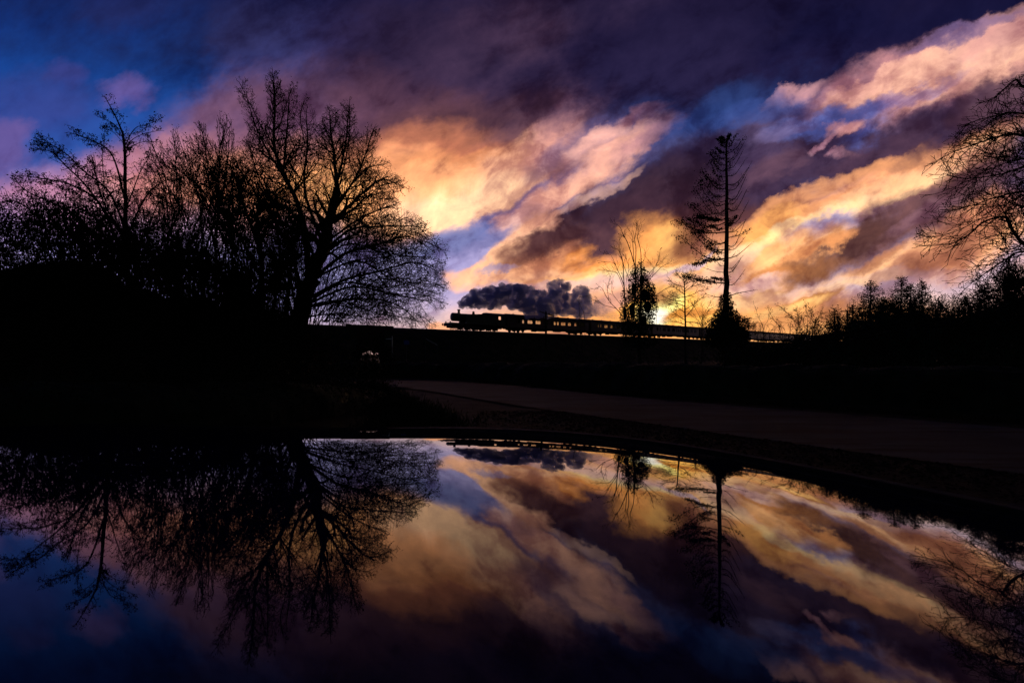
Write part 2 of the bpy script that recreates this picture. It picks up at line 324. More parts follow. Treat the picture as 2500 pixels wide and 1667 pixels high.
near = spl([(-34.0, 31.0), (-15, 28), (-6.0, 25.2), (0.6, 15.5), (6.86, 6.86), (11.5, 0.5), (17, -8)])
far = spl([(-34.0, 36.0), (-12, 33.2), (-2.0, 28.8), (4.6, 19.2), (11.3, 11.0), (16.0, 4.3), (21.5, -4)])
road = strip('road', near, far, .045, MT['asphalt'], 14, .012); tag(road, kind='structure')
lay_in = [(a[0]-4.3, a[1]-3.1) for a in near]
# near side of the road: trodden gravel lay-by the car stands on
mud = mat('muddy_gravel', (.016, .012, .009), .9, .6, 4, bump=1., spec=.1, col2=(.030, .021, .015))
lb = strip('muddy_layby', [(-1.4, 13.6), (-1.1, 11), (-1, 8), (-1.2, 4), (-2, 0), (-3, -4), (-3, -9)], [(.55, 15.45), (3.9, 10.9), (5.9, 8.1), (8.8, 4.1), (11.7, .2), (14.3, -4), (17.6, -9)], .03, mud, 60, .02)
tag(lb, kind='structure')
rd = random.Random(4)
# stones pressed into the lay-by
sv = []; sf = []
oct_ = np.array([(1, 0, 0), (0, 1, 0), (-1, 0, 0), (0, -1, 0), (0, 0, .7), (0, 0, -.3)])
octf = np.array([(0, 1, 4), (1, 2, 4), (2, 3, 4), (3, 0, 4), (1, 0, 5), (2, 1, 5), (3, 2, 5), (0, 3, 5)])
rs = np.random.RandomState(3)
for k in range(9000):
    t = rs.rand(); y = 14.5*(1-t)+1.2*t; xr = .8+(15.2-y)*.72; x = xr-abs(rs.normal(0, 1.9)); 
    if x < -.9: continue
    s_ = .012+.03*rs.rand()**3; sv.append(oct_*s_*(.7+.6*rs.rand(6, 1))+np.array((x, y, .04+.012))); sf.append(octf+6*(len(sv)-1))
tag(link('gravel', npmesh('gravel', np.concatenate(sv), np.concatenate(sf)), mud), 'small stones scattered along the edge of the muddy lay-by', 'gravel', kind='stuff')
def puddle(x, y, rx, ry, a, label, z=.055):
    me = MB(); pts = []
    for i in range(40):
        t = 2*math.pi*i/40; r = 1+.25*math.sin(3*t+x)+.12*math.sin(7*t)
        X, Y_ = rx*r*math.cos(t), ry*r*math.sin(t); pts.append((x+X*math.cos(a)-Y_*math.sin(a), y+X*math.sin(a)+Y_*math.cos(a), z))
    return tag(me.add(pts, [tuple(range(40))]).obj('puddle', MT['water']), kind='structure')
wm = bpy.data.materials.new('water'); wm.use_nodes = True; b = wm.node_tree.nodes['Principled BSDF']
b.inputs['Base Color'].default_value = (.012, .011, .009, 1); b.inputs['Roughness'].default_value = .03; b.inputs['IOR'].default_value = 1.33
wt = wm.node_tree; tn = wt.nodes.new('ShaderNodeTexNoise'); tn.inputs['Scale'].default_value = 3; bp = wt.nodes.new('ShaderNodeBump'); bp.inputs['Strength'].default_value = .02
wt.links.new(tn.outputs[0], bp.inputs['Height']); wt.links.new(bp.outputs[0], b.inputs['Normal']); MT['water'] = wm

# ------------------------------------------------------------------ railway embankment, bridge and track
TO = Vector((-12.4, 95.9, 0)); TD = Vector((.747, .665, 0)).normalized(); TN = Vector((-TD.y, TD.x, 0)); TA = math.atan2(TD.y, TD.x)
RZ = EYE+4.62
def s_of(px):
    t = (px-CX)/F; return (t*TO.y-TO.x)/(TD.x-TD.y*t)
def tp(s, w=0., z=0.): 
    v = TO+TD*s+TN*w; return Vector((v.x, v.y, z))
BZ = RZ-.42
s_br = s_of(851); half_br = 1.75
def bank(name, s0, s1, n, end0=False, end1=False):
    mb = MB(); prof = [(-13, -.1), (-11.6, .5), (-8, 2.7), (-4.3, 5.0), (-2.7, BZ), (2.7, BZ), (4.4, 5.0), (9, 2.4), (13.5, -.1)]
    vs = []; w = len(prof)
    for i in range(n+1):
        s = s0+(s1-s0)*i/n
        for (q, z) in prof:
            k = 0 if z in (BZ, -.1) else .28*nz3(s*.35, q, 1)
            p = tp(s+.494*q, q+k*.6, z+k); vs.append(p)      # ends cut on the skew, along the lane
    fs = [(i*w+k, (i+1)*w+k, (i+1)*w+k+1, i*w+k+1) for i in range(n) for k in range(w-1)]
    fs += [tuple(range(w)), tuple(n*w+k for k in range(w))[::-1]]
    return mb.add(vs, fs).obj(name, MT['grass'])
tag(bank('railway_embankment', -190, s_br-half_br-.6, 120), kind='structure')
tag(bank('railway_embankment', s_br+half_br+.6, 430, 260), kind='structure')
br = thing('brick_bridge', 'low brick arch bridge carrying the railway over a lane, left of the engine', 'bridge', tp(s_br, 0, 0), TA)
arc = [(half_br*math.cos(a), 1.2+1.05*math.sin(a)) for a in np.linspace(0, math.pi, 15)]
# spandrel walls and barrel
def spandrel(w0, w1):
    mb = MB(); H_ = BZ+.5
    for i in range(14):
        a, b = arc[i], arc[i+1]
        mb.prism([(a[0], a[1]), (a[0], H_), (b[0], H_), (b[0], b[1])], 'y', w0, w1)
    mb.box(-half_br-2.4, -half_br, w0, w1, -.1, H_); mb.box(half_br, half_br+2.4, w0, w1, -.1, H_)
    return mb
spandrel(-3.4, -2.95).obj('parapet_wall', MT['brick'], br); spandrel(2.95, 3.4).obj('parapet_wall', MT['brick'], br)
mb = MB()
for i in range(14):
    a, b = arc[i], arc[i+1]; mb.prism([(a[0], a[1]), (a[0]*1.1, BZ), (b[0]*1.1, BZ), (b[0], b[1])], 'y', -2.95, 2.95)
mb.box(-half_br-.7, -half_br, -2.95, 2.95, -.1, BZ); mb.box(half_br, half_br+.7, -2.95, 2.95, -.1, BZ); mb.obj('arch_barrel', MT['brick'], br)
for sx in (-1, 1):
    MB().prism([(sx*(half_br+.1), -3.4), (sx*(half_br+.1), -11.5), (sx*(half_br+.5), -11.5), (sx*(half_br+.5), -3.4)][::sx], 'z', -.1, 1.2).obj('wing_wall', MT['brick'], br)
for ch in br.children:                            # a skew bridge: the lane passes under at an angle
    for v in ch.data.vertices: v.co.x += .494*v.co.y
trk = thing('railway_track', 'single railway track on stone ballast along the embankment top', 'railway track', tp(0, 0, 0), TA)
def rail_mb(y):
    return MB().box(-190, 430, y-.035, y+.035, RZ-.035, RZ).box(-190, 430, y-.009, y+.009, RZ-.13, RZ-.035).box(-190, 430, y-.07, y+.07, RZ-.15, RZ-.13)
for y in (-.75, .75): rail_mb(y).obj('rail', MT['steel'], trk)
mb = MB(); s = -190
while s < 430: mb.box(s, s+.25, -1.3, 1.3, RZ-.27, RZ-.15); s += .78
o = mb.obj('sleeper', MT['wood'], trk); o['kind'] = 'stuff'
MB().prism([(-2.4, BZ-.05), (-1.6, RZ-.2), (1.6, RZ-.2), (2.4, BZ-.05)], 'x', -190, 430).obj('ballast_bed', MT['ballast'], trk)

# ------------------------------------------------------------------ steam engine
lo = thing('steam_locomotive', 'black steam engine pulling the train, with a tall chimney and smoke above it', 'steam engine', tp(0, 0, RZ), TA)
bo = MB(); bo.lathe((1.45, 0, 2.5), (1, 0, 0), [(0, .6), (.05, .76), (.12, .80), (1.7, .80), (1.72, .74), (1.74, .72), (5.2, .76), (5.25, .80), (8.2, .84)], 24)
bo.obj('boiler', MT['locog'], lo)
d_ = MB(); d_.lathe((1.42, 0, 2.5), (1, 0, 0), [(-.10, .05), (-.08, .35), (-.02, .56), (.03, .60)], 20); dd = d_.obj('smokebox_door', MT['loco'], lo)
MB().tube((1.30, 0, 2.5), (1.36, .16, 2.62), .015).tube((1.30, 0, 2.5), (1.36, -.14, 2.4), .015).obj('handle', MT['steel'], dd)
for z in (2.25, 2.75): MB().box(1.32, 1.42, -.5, .1, z-.03, z+.03).obj('hinge', MT['loco'], dd)
c_ = MB(); c_.lathe((3.0, 0, 3.2), (0, 0, 1), [(0, .34), (.08, .27), (.18, .23), (.62, .25), (.66, .32), (.74, .33), (.80, .30), (.80, .22)], 20); c_.obj('chimney', MT['loco'], lo)
c_ = MB(); c_.lathe((6.5, 0, 3.2), (0, 0, 1), [(0, .38), (.08, .28), (.3, .24), (.48, .22), (.52, .26), (.58, .2), (.6, .05)], 18); c_.obj('safety_valve', MT['steel'], lo)
MB().lathe((8.95, 0, 3.3), (0, 0, 1), [(0, .06), (.25, .05), (.27, .08), (.36, .06)], 8).obj('whistle', MT['steel'], lo)
MB().prism([(3.9, 1.4), (3.9, 2.6), (4.3, 2.95), (9.4, 2.98), (9.4, 1.4)], 'y', -1.28, -.82).prism([(3.9, 1.4), (3.9, 2.6), (4.3, 2.95), (9.4, 2.98), (9.4, 1.4)], 'y', .82, 1.28).obj('side_tank', MT['locog'], lo)
MB().box(7.2, 9.3, -.86, .86, 1.3, 3.28).obj('firebox', MT['locog'], lo)
MB().box(.5, 13.5, -1.3, 1.3, 1.27, 1.36).box(.5, 13.5, -1.32, -1.28, 1.12, 1.27).box(.5, 13.5, 1.28, 1.32, 1.12, 1.27).obj('running_plate', MT['loco'], lo)
MB().box(.7, 13.3, -.62, -.56, .55, 1.27).box(.7, 13.3, .56, .62, .55, 1.27).box(.6, 3.3, -.66, -.62, .4, 1.2).box(.6, 3.3, .62, .66, .4, 1.2).obj('frame', MT['under'], lo)
MB().box(.38, .5, -1.28, 1.28, .72, 1.3).obj('buffer_beam', MT['loco'], lo); MB().box(13.5, 13.6, -1.28, 1.28, .72, 1.3).obj('buffer_beam', MT['loco'], lo)
for x0, sg in ((.38, -1), (13.6, 1)):
    for y in (-.87, .87):
        MB().lathe((x0, y, 1.03), (sg, 0, 0), [(0, .13), (.2, .11), (.22, .07), (.5, .07), (.52, .22), (.56, .22)], 12).obj('buffer', MT['steel'], lo)
MB().tube((.30, 0, 1.0), (.1, 0, .85), .04).obj('coupling', MT['steel'], lo)
# cab: sides with two window openings, front and back plates, arched roof
def cab_side(y0, y1):
    m_ = MB(); m_.box(9.5, 13.6, y0, y1, 1.36, 2.35)
    for a, b_ in ((9.5, 11.85), (12.45, 12.9), (13.35, 13.6)): m_.box(a, b_, y0, y1, 2.35, 3.0)
    m_.box(9.5, 13.6, y0, y1, 3.0, 3.22); return m_
cab = cab_side(-1.3, -1.26).box(9.46, 9.5, -1.3, 1.3, 1.36, 3.3); cab.obj('cab', MT['locog'], lo); MB().box(9.5, 13.6, 1.26, 1.3, 1.36, 2.35).box(9.5, 10.6, 1.26, 1.3, 2.35, 3.).box(13.45, 13.6, 1.26, 1.3, 2.35, 3.).box(9.5, 13.6, 1.26, 1.3, 3., 3.22).obj('cab', MT['locog'], lo)
rf = [(1.42*math.sin(a), 3.18+.52*math.cos(a)-.0) for a in np.linspace(-1.5, 1.5, 13)]
MB().prism(rf, 'x', 9.35, 13.55).obj('cab_roof', MT['loco'], lo)
MB().box(12.9, 13.6, -1.2, 1.2, 1.36, 2.3).obj('coal_bunker', MT['locog'], lo)
MB().tube((.6, -1.1, 1.36), (.6, -1.1, 1.75), .015).tube((.6, -1.1, 1.75), (1.7, -.8, 2.1), .015).tube((.6, 1.1, 1.36), (.6, 1.1, 1.75), .015).tube((.6, 1.1, 1.75), (1.7, .8, 2.1), .015).tube((1.9, -.84, 2.85), (9.4, -.9, 2.98), .014).obj('handrail', MT['steel'], lo)
for y in (-.7, .7):
    l_ = MB(); l_.box(.42, .6, y-.09, y+.09, 1.36, 1.58).tube((.51, y, 1.58), (.51, y, 1.66), .05, .02).obj('lamp', MT['loco'], lo)
MB().tube((1.9, -1.18, .95), (2.9, -1.18, .95), .3, n=16).obj('cylinder', MT['loco'], lo); MB().tube((1.9, 1.18, .95), (2.9, 1.18, .95), .3, n=16).obj('cylinder', MT['loco'], lo)
def wheel(name, x, y, r, spokes, m_=None):
    w = MB(); sg = 1 if y > 0 else -1
    n = 28; ro, ri = r, r*.86
    vs = [(x+rr*math.cos(2*math.pi*i/n), y+q*sg, r+rr*math.sin(2*math.pi*i/n)) for rr in (ro, ri) for q in (-.06, .06) for i in range(n)]
    fs = []
    for i in range(n):
        j = (i+1) % n; fs += [(i, j, n+j, n+i), (2*n+i, 3*n+i, 3*n+j, 2*n+j), (i, 2*n+i, 2*n+j, j), (n+i, n+j, 3*n+j, 3*n+i)]
    w.add(vs, fs)
    for k in range(spokes):
        a = 2*math.pi*k/spokes; w.tube((x, y, r), (x+ri*math.cos(a), y, r+ri*math.sin(a)), .035, .025, n=4, cap=False)
    w.tube((x, y-.09, r), (x, y+.09, r), r*.2, n=10); return w.obj(name, m_ or MT['under'], lo)
DR = (4.2, 5.95, 7.7)
for y in (-.75, .75):
    for x in DR: wheel('driving_wheel', x, y, .70, 14)
    wheel('leading_wheel', 1.9, y, .48, 10); wheel('trailing_wheel', 11.2, y, .48, 10)
MB().box(6.4, 9.2, -.5, .5, .3, .75).obj('ash_pan', MT['under'], lo)
for x in (3.3, 5.07, 6.83, 8.6, 10.3, 12.0):
    MB().box(x-.12, x+.12, -.8, .8, .12, .8).obj('brake_gear', MT['under'], lo)
for y in (-.98, .98):
    MB().box(DR[0]-.1, DR[2]+.1, y-.03, y+.03, .48, .60).obj('coupling_rod', MT['steel'], lo)
    MB().tube((2.9, y*1.15, .95), (5.95, y*1.12, .58), .045).obj('connecting_rod', MT['steel'], lo)
MB().box(9.9, 12.6, -1.25, -1.1, .45, .7).box(9.9, 12.6, 1.1, 1.25, .45, .7).box(12.2, 12.5, -1.25, -1.1, .45, 1.3).box(12.2, 12.5, 1.1, 1.25, .45, 1.3).obj('step', MT['under'], lo)

# ------------------------------------------------------------------ coaches
def coach():
    L_ = 25.0
    root = thing('railway_coach', 'x', 'railway coach', (0, 0, 0), 0, 'coaches of the passenger train')
    zl, zs, zh, zt = .95, 1.88, 2.86, 3.12
    # window centres and widths, metres from the front end
    wins = [(2.4, .9, 0), (3.8, .6, 0), (5.75, 1.5, 1), (8.15, 1.5, 1), (10.55, 1.5, 1), (12.35, .45, 0), (13.35, .6, 0), (14.35, .6, 0), (16.1, 1.5, 1), (18.4, 1.5, 1), (20.6, 1.5, 1), (22.7, 1.4, 1)]
    winf = [(c+.5, w+.65, b_) for c, w, b_ in wins if w > .7]
    for y in (-1.37, 1.33):
        m_ = MB(); m_.box(0, L_, y, y+.04, zl, zs); m_.box(0, L_, y, y+.04, zh, zt); x = 0
        for c, w, _ in (wins if y < 0 else winf): m_.box(x, c-w/2, y, y+.04, zs, zh); x = c+w/2
        m_.box(x, L_, y, y+.04, zs, zh); m_.obj('body_side', MT['maroon'], root)
    for x in (0, L_-.05): MB().box(x, x+.05, -1.33, 1.33, zl, 3.3).obj('body_end', MT['maroon'], root)
    rp = [(1.42*math.sin(a)*(1 if abs(a) < 1.5 else 1), 3.05+.75*math.cos(a)**.9 if math.cos(a) > 0 else 3.05) for a in np.linspace(-1.56, 1.56, 15)]
    r_ = MB().prism(rp, 'x', -.06, L_+.06).obj('roof', MT['coachroof'], root)
    for k in range(7): MB().lathe((2.2+3.4*k, 0, 3.76), (0, 0, 1), [(0, .1), (.04, .16), (.14, .16), (.17, .06)], 8).obj('roof_vent', MT['coachroof'], r_)
    MB().box(0, L_, -1.33, 1.33, zl-.06, zl).box(.1, L_-.1, -.95, -.8, zl-.3, zl-.06).box(.1, L_-.1, .8, .95, zl-.3, zl-.06).obj('underframe', MT['under'], root)
    wf = MB(); wg = MB(); bl = MB()
    for y, WL in ((-1.355, wins), (1.335, winf)):
        for c, w, big in WL:
            f_ = MB(); 
            f_.box(c-w/2, c+w/2, y, y+.03, zh-.04, zh).box(c-w/2, c+w/2, y, y+.03, zs, zs+.04).box(c-w/2, c-w/2+.04, y, y+.03, zs, zh).box(c+w/2-.04, c+w/2, y, y+.03, zs, zh)
            if big:
                f_.box(c-w/2, c+w/2, y, y+.03, zh-.30, zh-.25)
                for q in (-.35, 0, .35): f_.box(c+q-.04, c+q+.04, y, y+.03, zh-.25, zh)
            fo = f_.obj('window', MT['under'], root)
            MB().box(c-w/2+.04, c+w/2-.04, y+.010, y+.020, zs+.04, zh-.04).obj('pane', MT['glass'], fo)
    for x in (4.4, 6.95, 9.35, 14.9, 17.25, 19.5): 
        MB().box(x-.06, x+.06, -1.1, -.3, zl, 1.95).box(x-.06, x+.06, .3, 1.1, zl, 1.95).obj('seat', MT['under'], root)
    for x in (4.85, 11.6, 21.6): MB().box(x, x+.03, -1.3, -.4, zl, 3.1).box(x, x+.03, .4, 1.3, zl, 3.1).obj('partition', MT['under'], root)
    for bx in (3.0, 21.6):
        bg_ = MB(); 
        for y in (-1.02, 1.02): bg_.box(bx-2.0, bx+2.0, y-.05, y+.05, .45, .72).box(bx-1.4, bx-1.0, y-.07, y+.07, .3, .66).box(bx+1.0, bx+1.4, y-.07, y+.07, .3, .66).box(bx-.3, bx+.3, y-.06, y+.06, .25, .6)
        bg_.box(bx-.25, bx+.25, -1, 1, .5, .8); bo_ = bg_.obj('bogie', MT['under'], root)
        for x in (bx-1.2, bx+1.2):
            for y in (-.75, .75): MB().lathe((x, y-.06, .455), (0, 1, 0), [(0, .455), (.03, .455), (.035, .42), (.12, .42)], 20).obj('wheel', MT['under'], bo_)
    [MB().box(*q).obj('battery_box', MT['under'], root) for q in ((8.2, 9.9, -1.1, -.6, .35, .8), (13.6, 15.6, -1.1, -.5, .4, .8), (8.4, 9.6, .6, 1.1, .35, .8))]
    MB().tube((11.4, .4, .62), (12.6, .4, .62), .2).obj('brake_cylinder', MT['under'], root)
    MB().tube((6.5, -1.1, .72), (18.2, -1.1, .72), .03, n=6).tube((6.5, 1.1, .72), (18.2, 1.1, .72), .03, n=6).tube((8.5, -1.1, .72), (6.5, -1.1, .9), .03, n=6).tube((16.5, -1.1, .72), (18.2, -1.1, .9), .03, n=6).obj('truss_rod', MT['under'], root)
    for x0, sg in ((0, -1), (L_, 1)):
        for y in (-.87, .87): MB().lathe((x0, y, 1.03), (sg, 0, 0), [(0, .1), (.22, .08), (.24, .2), (.27, .2)], 10).obj('buffer', MT['steel'], root)
        MB().box(min(x0, x0+sg*.28), max(x0, x0+sg*.28), -.45, .45, 1.1, 3.0).obj('corridor_connector', MT['rubber'], root)
    return root
gm = bpy.data.materials.new('glass'); gm.use_nodes = True; gt = gm.node_tree; gt.nodes.clear()
go = gt.nodes.new('ShaderNodeOutputMaterial'); gx = gt.nodes.new('ShaderNodeMixShader'); gtr = gt.nodes.new('ShaderNodeBsdfTransparent'); ggl = gt.nodes.new('ShaderNodeBsdfGlossy'); gf = gt.nodes.new('ShaderNodeFresnel')
gn = gt.nodes.new('ShaderNodeTexNoise'); gn.inputs['Scale'].default_value = 4; gr = gt.nodes.new('ShaderNodeMapRange'); gr.inputs[3].default_value = .8; gr.inputs[4].default_value = .97
gt.links.new(gn.outputs[0], gr.inputs[0]); gt.links.new(gr.outputs[0], gtr.inputs[0]); ggl.inputs['Roughness'].default_value = .05; gf.inputs[0].default_value = 1.25
gt.links.new(gf.outputs[0], gx.inputs[0]); gt.links.new(gtr.outputs[0], gx.inputs[1]); gt.links.new(ggl.outputs[0], gx.inputs[2]); gt.links.new(gx.outputs[0], go.inputs[0]); MT['glass'] = gm
c0 = coach(); pitch = 25.9
where = ['coupled directly behind the steam engine', 'second behind the engine, with a thin dead tree in front of it', 'third behind the engine, behind the ivy-covered tree and the bare slim tree', 'fourth behind the engine, behind the tall fir', 'fifth behind the engine, just right of the tall fir', 'sixth behind the engine, half hidden by the scrub at the right', 'seventh behind the engine, hidden by the hedge trees', 'last coach of the train, behind the conifers']
for k in range(8):
    o = c0 if k == 0 else copy_tree(c0)
    o.location = tp(14.75+pitch*k, 0, RZ); o.rotation_euler = (0, 0, TA)
    o['label'] = 'maroon passenger coach '+where[k]

# ------------------------------------------------------------------ car (polished roof in the foreground)
SC = 1.2
KC = [0.01972, 0.03681, -0.03234, 0.02842, -0.04066, 0.10176, 0.13552, -0.00863, 0.05001]
KT = [(1, 0), (0, 1), (2, 0), (1, 1), (0, 2), (3, 0), (2, 1), (1, 2), (0, 3)]
def roofz(X, Y_):
    x = X/SC; y = Y_/SC; z = -(0.1+sum(k*x**i*y**j for k, (i, j) in zip(KC, KT)))
    return EYE+z*SC
XL, XR, YB, YF = -.80, .72, -.75, 1.44
car = thing('parked_car', 'dark navy car whose polished roof mirrors the sunset in the foreground', 'car', (0, 0, 0))
pm = bpy.data.materials.new('navy_car_paint'); pm.use_nodes = True; b = pm.node_tree.nodes['Principled BSDF']
b.inputs['Base Color'].default_value = (.003, .003, .026, 1); b.inputs['Metallic'].default_value = 0.; b.inputs['Roughness'].default_value = .012; b.inputs['IOR'].default_value = 1.46
b.inputs['Specular IOR Level'].default_value = .12; b.inputs['Coat Weight'].default_value = .45; b.inputs['Coat Roughness'].default_value = .0; b.inputs['Coat IOR'].default_value = 1.22
pt = pm.node_tree; pn = pt.nodes.new('ShaderNodeTexNoise'); pn.inputs['Scale'].default_value = 260; pn.inputs['Detail'].default_value = 2
ptc = pt.nodes.new('ShaderNodeTexCoord'); pt.links.new(ptc.outputs['Object'], pn.inputs['Vector'])
pr = pt.nodes.new('ShaderNodeMapRange'); pr.inputs[3].default_value = .008; pr.inputs[4].default_value = .03; pt.links.new(pn.outputs[0], pr.inputs[0]); pt.links.new(pr.outputs[0], b.inputs['Roughness'])
MT['paint'] = pm
nx, ny = 150, 180
# plan outline: rounded front corners; the sheet rolls down past its edge
def roof_pt(i, j):
    a = i/nx; c = j/ny
    # main sheet spans 8..92 % of the grid; outer bands roll over the edge
    def rng(t, lo, hi, m=.06):
        if t < m: return lo, (m-t)/m
        if t > 1-m: return hi, (t-1+m)/m
        return lo+(hi-lo)*(t-m)/(1-2*m), 0.
    x, ex = rng(a, XL, XR); y, ey = rng(c, YB, YF)
    xm = (XL+XR)/2; 
    yf = y
    if y > .3:                                     # the front edge bows back towards the corners
        bow = .26*abs((x-xm)/((XR-XL)/2))**2.6; yf = .3+(y-.3)*(1-bow/(YF-.3))
    z = roofz(x, yf); r = .07
    sx = 1 if a > .5 else -1; sy = 1 if c > .5 else -1
    x2 = x+sx*r*math.sin(ex*1.45); y2 = yf+sy*r*math.sin(ey*1.45)
    z -= r*(1-math.cos(ex*1.45))+r*(1-math.cos(ey*1.45)); 
    return (x2, y2, z)
rv = [roof_pt(i, j) for j in range(ny+1) for i in range(nx+1)]
rfc = [(j*(nx+1)+i, j*(nx+1)+i+1, (j+1)*(nx+1)+i+1, (j+1)*(nx+1)+i) for j in range(ny) for i in range(nx)]
me = bpy.data.meshes.new('roof_panel'); me.from_pydata(rv, [], rfc); me.update()
link('roof_panel', me, MT['paint'], car, True)
def edge_pts(side):
    if side == 'f': return [Vector(roof_pt(i, ny)) for i in range(0, nx+1, 6)]
    if side == 'b': return [Vector(roof_pt(i, 0)) for i in range(0, nx+1, 6)]
    if side == 'l': return [Vector(roof_pt(0, j)) for j in range(0, ny+1, 6)]
    return [Vector(roof_pt(nx, j)) for j in range(0, ny+1, 6)]
def ruled(P, Q, name, m_, parent, smooth=True):
    n = len(P); return MB().add(list(P)+list(Q), [(i, i+1, n+i+1, n+i) for i in range(n-1)]).obj(name, m_, parent, smooth)
def seal(P, name):
    mb = MB()
    for a, b_ in zip(P, P[1:]): mb.tube(a, b_, .008, n=6, cap=False)
    return mb.obj(name, MT['trim'], car, True)
for sd_ in 'fblr': seal(edge_pts(sd_), 'roof_seal')
cw = mat('tinted_glass', (.01, .012, .014), .03, .1, 3, bump=0, spec=.5)
Pf = edge_pts('f'); xm = (XL+XR)/2
Qf = [Vector((xm+(p.x-xm)*1.08, p.y+.72, .98)) for p in Pf]; ruled(Pf, Qf, 'windscreen', cw, car)
Pb = edge_pts('b'); Qb = [Vector((xm+(p.x-xm)*1.08, p.y-.45, 1.0)) for p in Pb]; ruled(Pb, Qb, 'rear_window', cw, car)
for sgn, key in ((-1, 'l'), (1, 'r')):
    P = edge_pts(key); X1 = xm+sgn*.93
    Q = [Vector((X1, (Qb[0].y if k == 0 else P[k].y*1.25+.0) if k < len(P)-1 else Qf[0 if sgn < 0 else -1].y, .98)) for k in range(len(P))]
    ruled(P, Q, 'side_window', cw, car)
    # body side below the windows with wheel arches
    y0, y1 = -2.35, 3.35; prof = []
    out = [(y0, .35), (y0, .95), (Q[0].y, .98), (Q[-1].y, .98), (y1-.25, .78), (y1, .6), (y1, .32)]
    def arch(yc): return [(yc+.36*math.cos(t), .30+.36*math.sin(t)) for t in np.linspace(0, math.pi, 9)]
    out += [(2.66+.0, .24)]+[]+arch(2.3)[0:]+[(1.9, .22), (-1.0, .22)]+arch(-1.4)+[(-1.8, .28)]
    MB().prism(out, 'x', min(X1, X1-sgn*.04), max(X1, X1-sgn*.04)).obj('side_panel', MT['paint'], car)
    for yd in (0.05, 1.15): MB().box(X1-.012 if sgn < 0 else X1-.002, X1+.002 if sgn < 0 else X1+.012, yd, yd+.006, .3, .96).obj('door_gap', MT['trim'], car)
    for yd in (.85, -.15): MB().box(min(X1, X1+sgn*.03), max(X1, X1+sgn*.03), yd, yd+.16, .84, .87).obj('door_handle', MT['trim'], car)
    MB().lathe((X1+sgn*.14, 1.55, 1.03), (0, 1, 0), [(-.05, .03), (-.03, .09), (.04, .09), (.09, .04)], 12).tube((X1, 1.58, .99), (X1+sgn*.12, 1.57, 1.01), .02).obj('wing_mirror', MT['paint'], car, True)
    for yc in (2.3, -1.4):
        w = MB().lathe((X1-sgn*.24, yc, .31), (sgn, 0, 0), [(0, .2), (0, .31), (.2, .31), (.22, .29), (.22, .2)], 24).obj('wheel', MT['rubber'], car)
        MB().lathe((X1-sgn*.235, yc, .31), (sgn, 0, 0), [(.2, .2), (.23, .18), (.21, .05), (.235, .03)], 16).obj('hub_cap', MT['steel'], w)
    MB().lathe((xm+sgn*.68, 3.28, .66), (0, 1, 0), [(-.05, .14), (.03, .13), (.06, .08)], 14).obj('headlight', cw, car, True)
    MB().box(xm+sgn*.68-.16, xm+sgn*.68+.16, -2.38, -2.33, .7, .88).obj('tail_light', mat('tail_lens', (.2, .01, .01), .2), car)
bn = MB(); g = [(Qf[0].y, .98), (Qf[0].y+.7, .94), (3.1, .8), (3.35, .66)]
for k in range(3):
    a, b_ = g[k], g[k+1]; bn.add([(xm-.89, a[0], a[1]), (xm+.89, a[0], a[1]), (xm+.89, b_[0], b_[1]), (xm-.89, b_[0], b_[1])], [(0, 1, 2, 3)])
bn.add([(xm-.89, g[0][0], .98)]+[(q.x, q.y, .98) for q in Qf]+[(xm+.89, g[0][0], .98)], [tuple(range(len(Qf)+2))])
bn.obj('bonnet', MT['paint'], car, True)
MB().add([(xm-.89, -2.35, .95), (xm+.89, -2.35, .95), (xm+.89, Qb[0].y, .99), (xm-.89, Qb[0].y, .99)], [(0, 1, 2, 3)]).obj('boot_lid', MT['paint'], car)
MB().box(xm-.93, xm+.93, 3.3, 3.4, .25, .62).obj('front_bumper', MT['paint'], car); MB().box(xm-.93, xm+.93, -2.42, -2.33, .3, .68).obj('rear_bumper', MT['paint'], car)
MB().box(xm-.88, xm+.88, -2.3, 3.3, .22, .3).obj('floor_pan', MT['trim'], car)

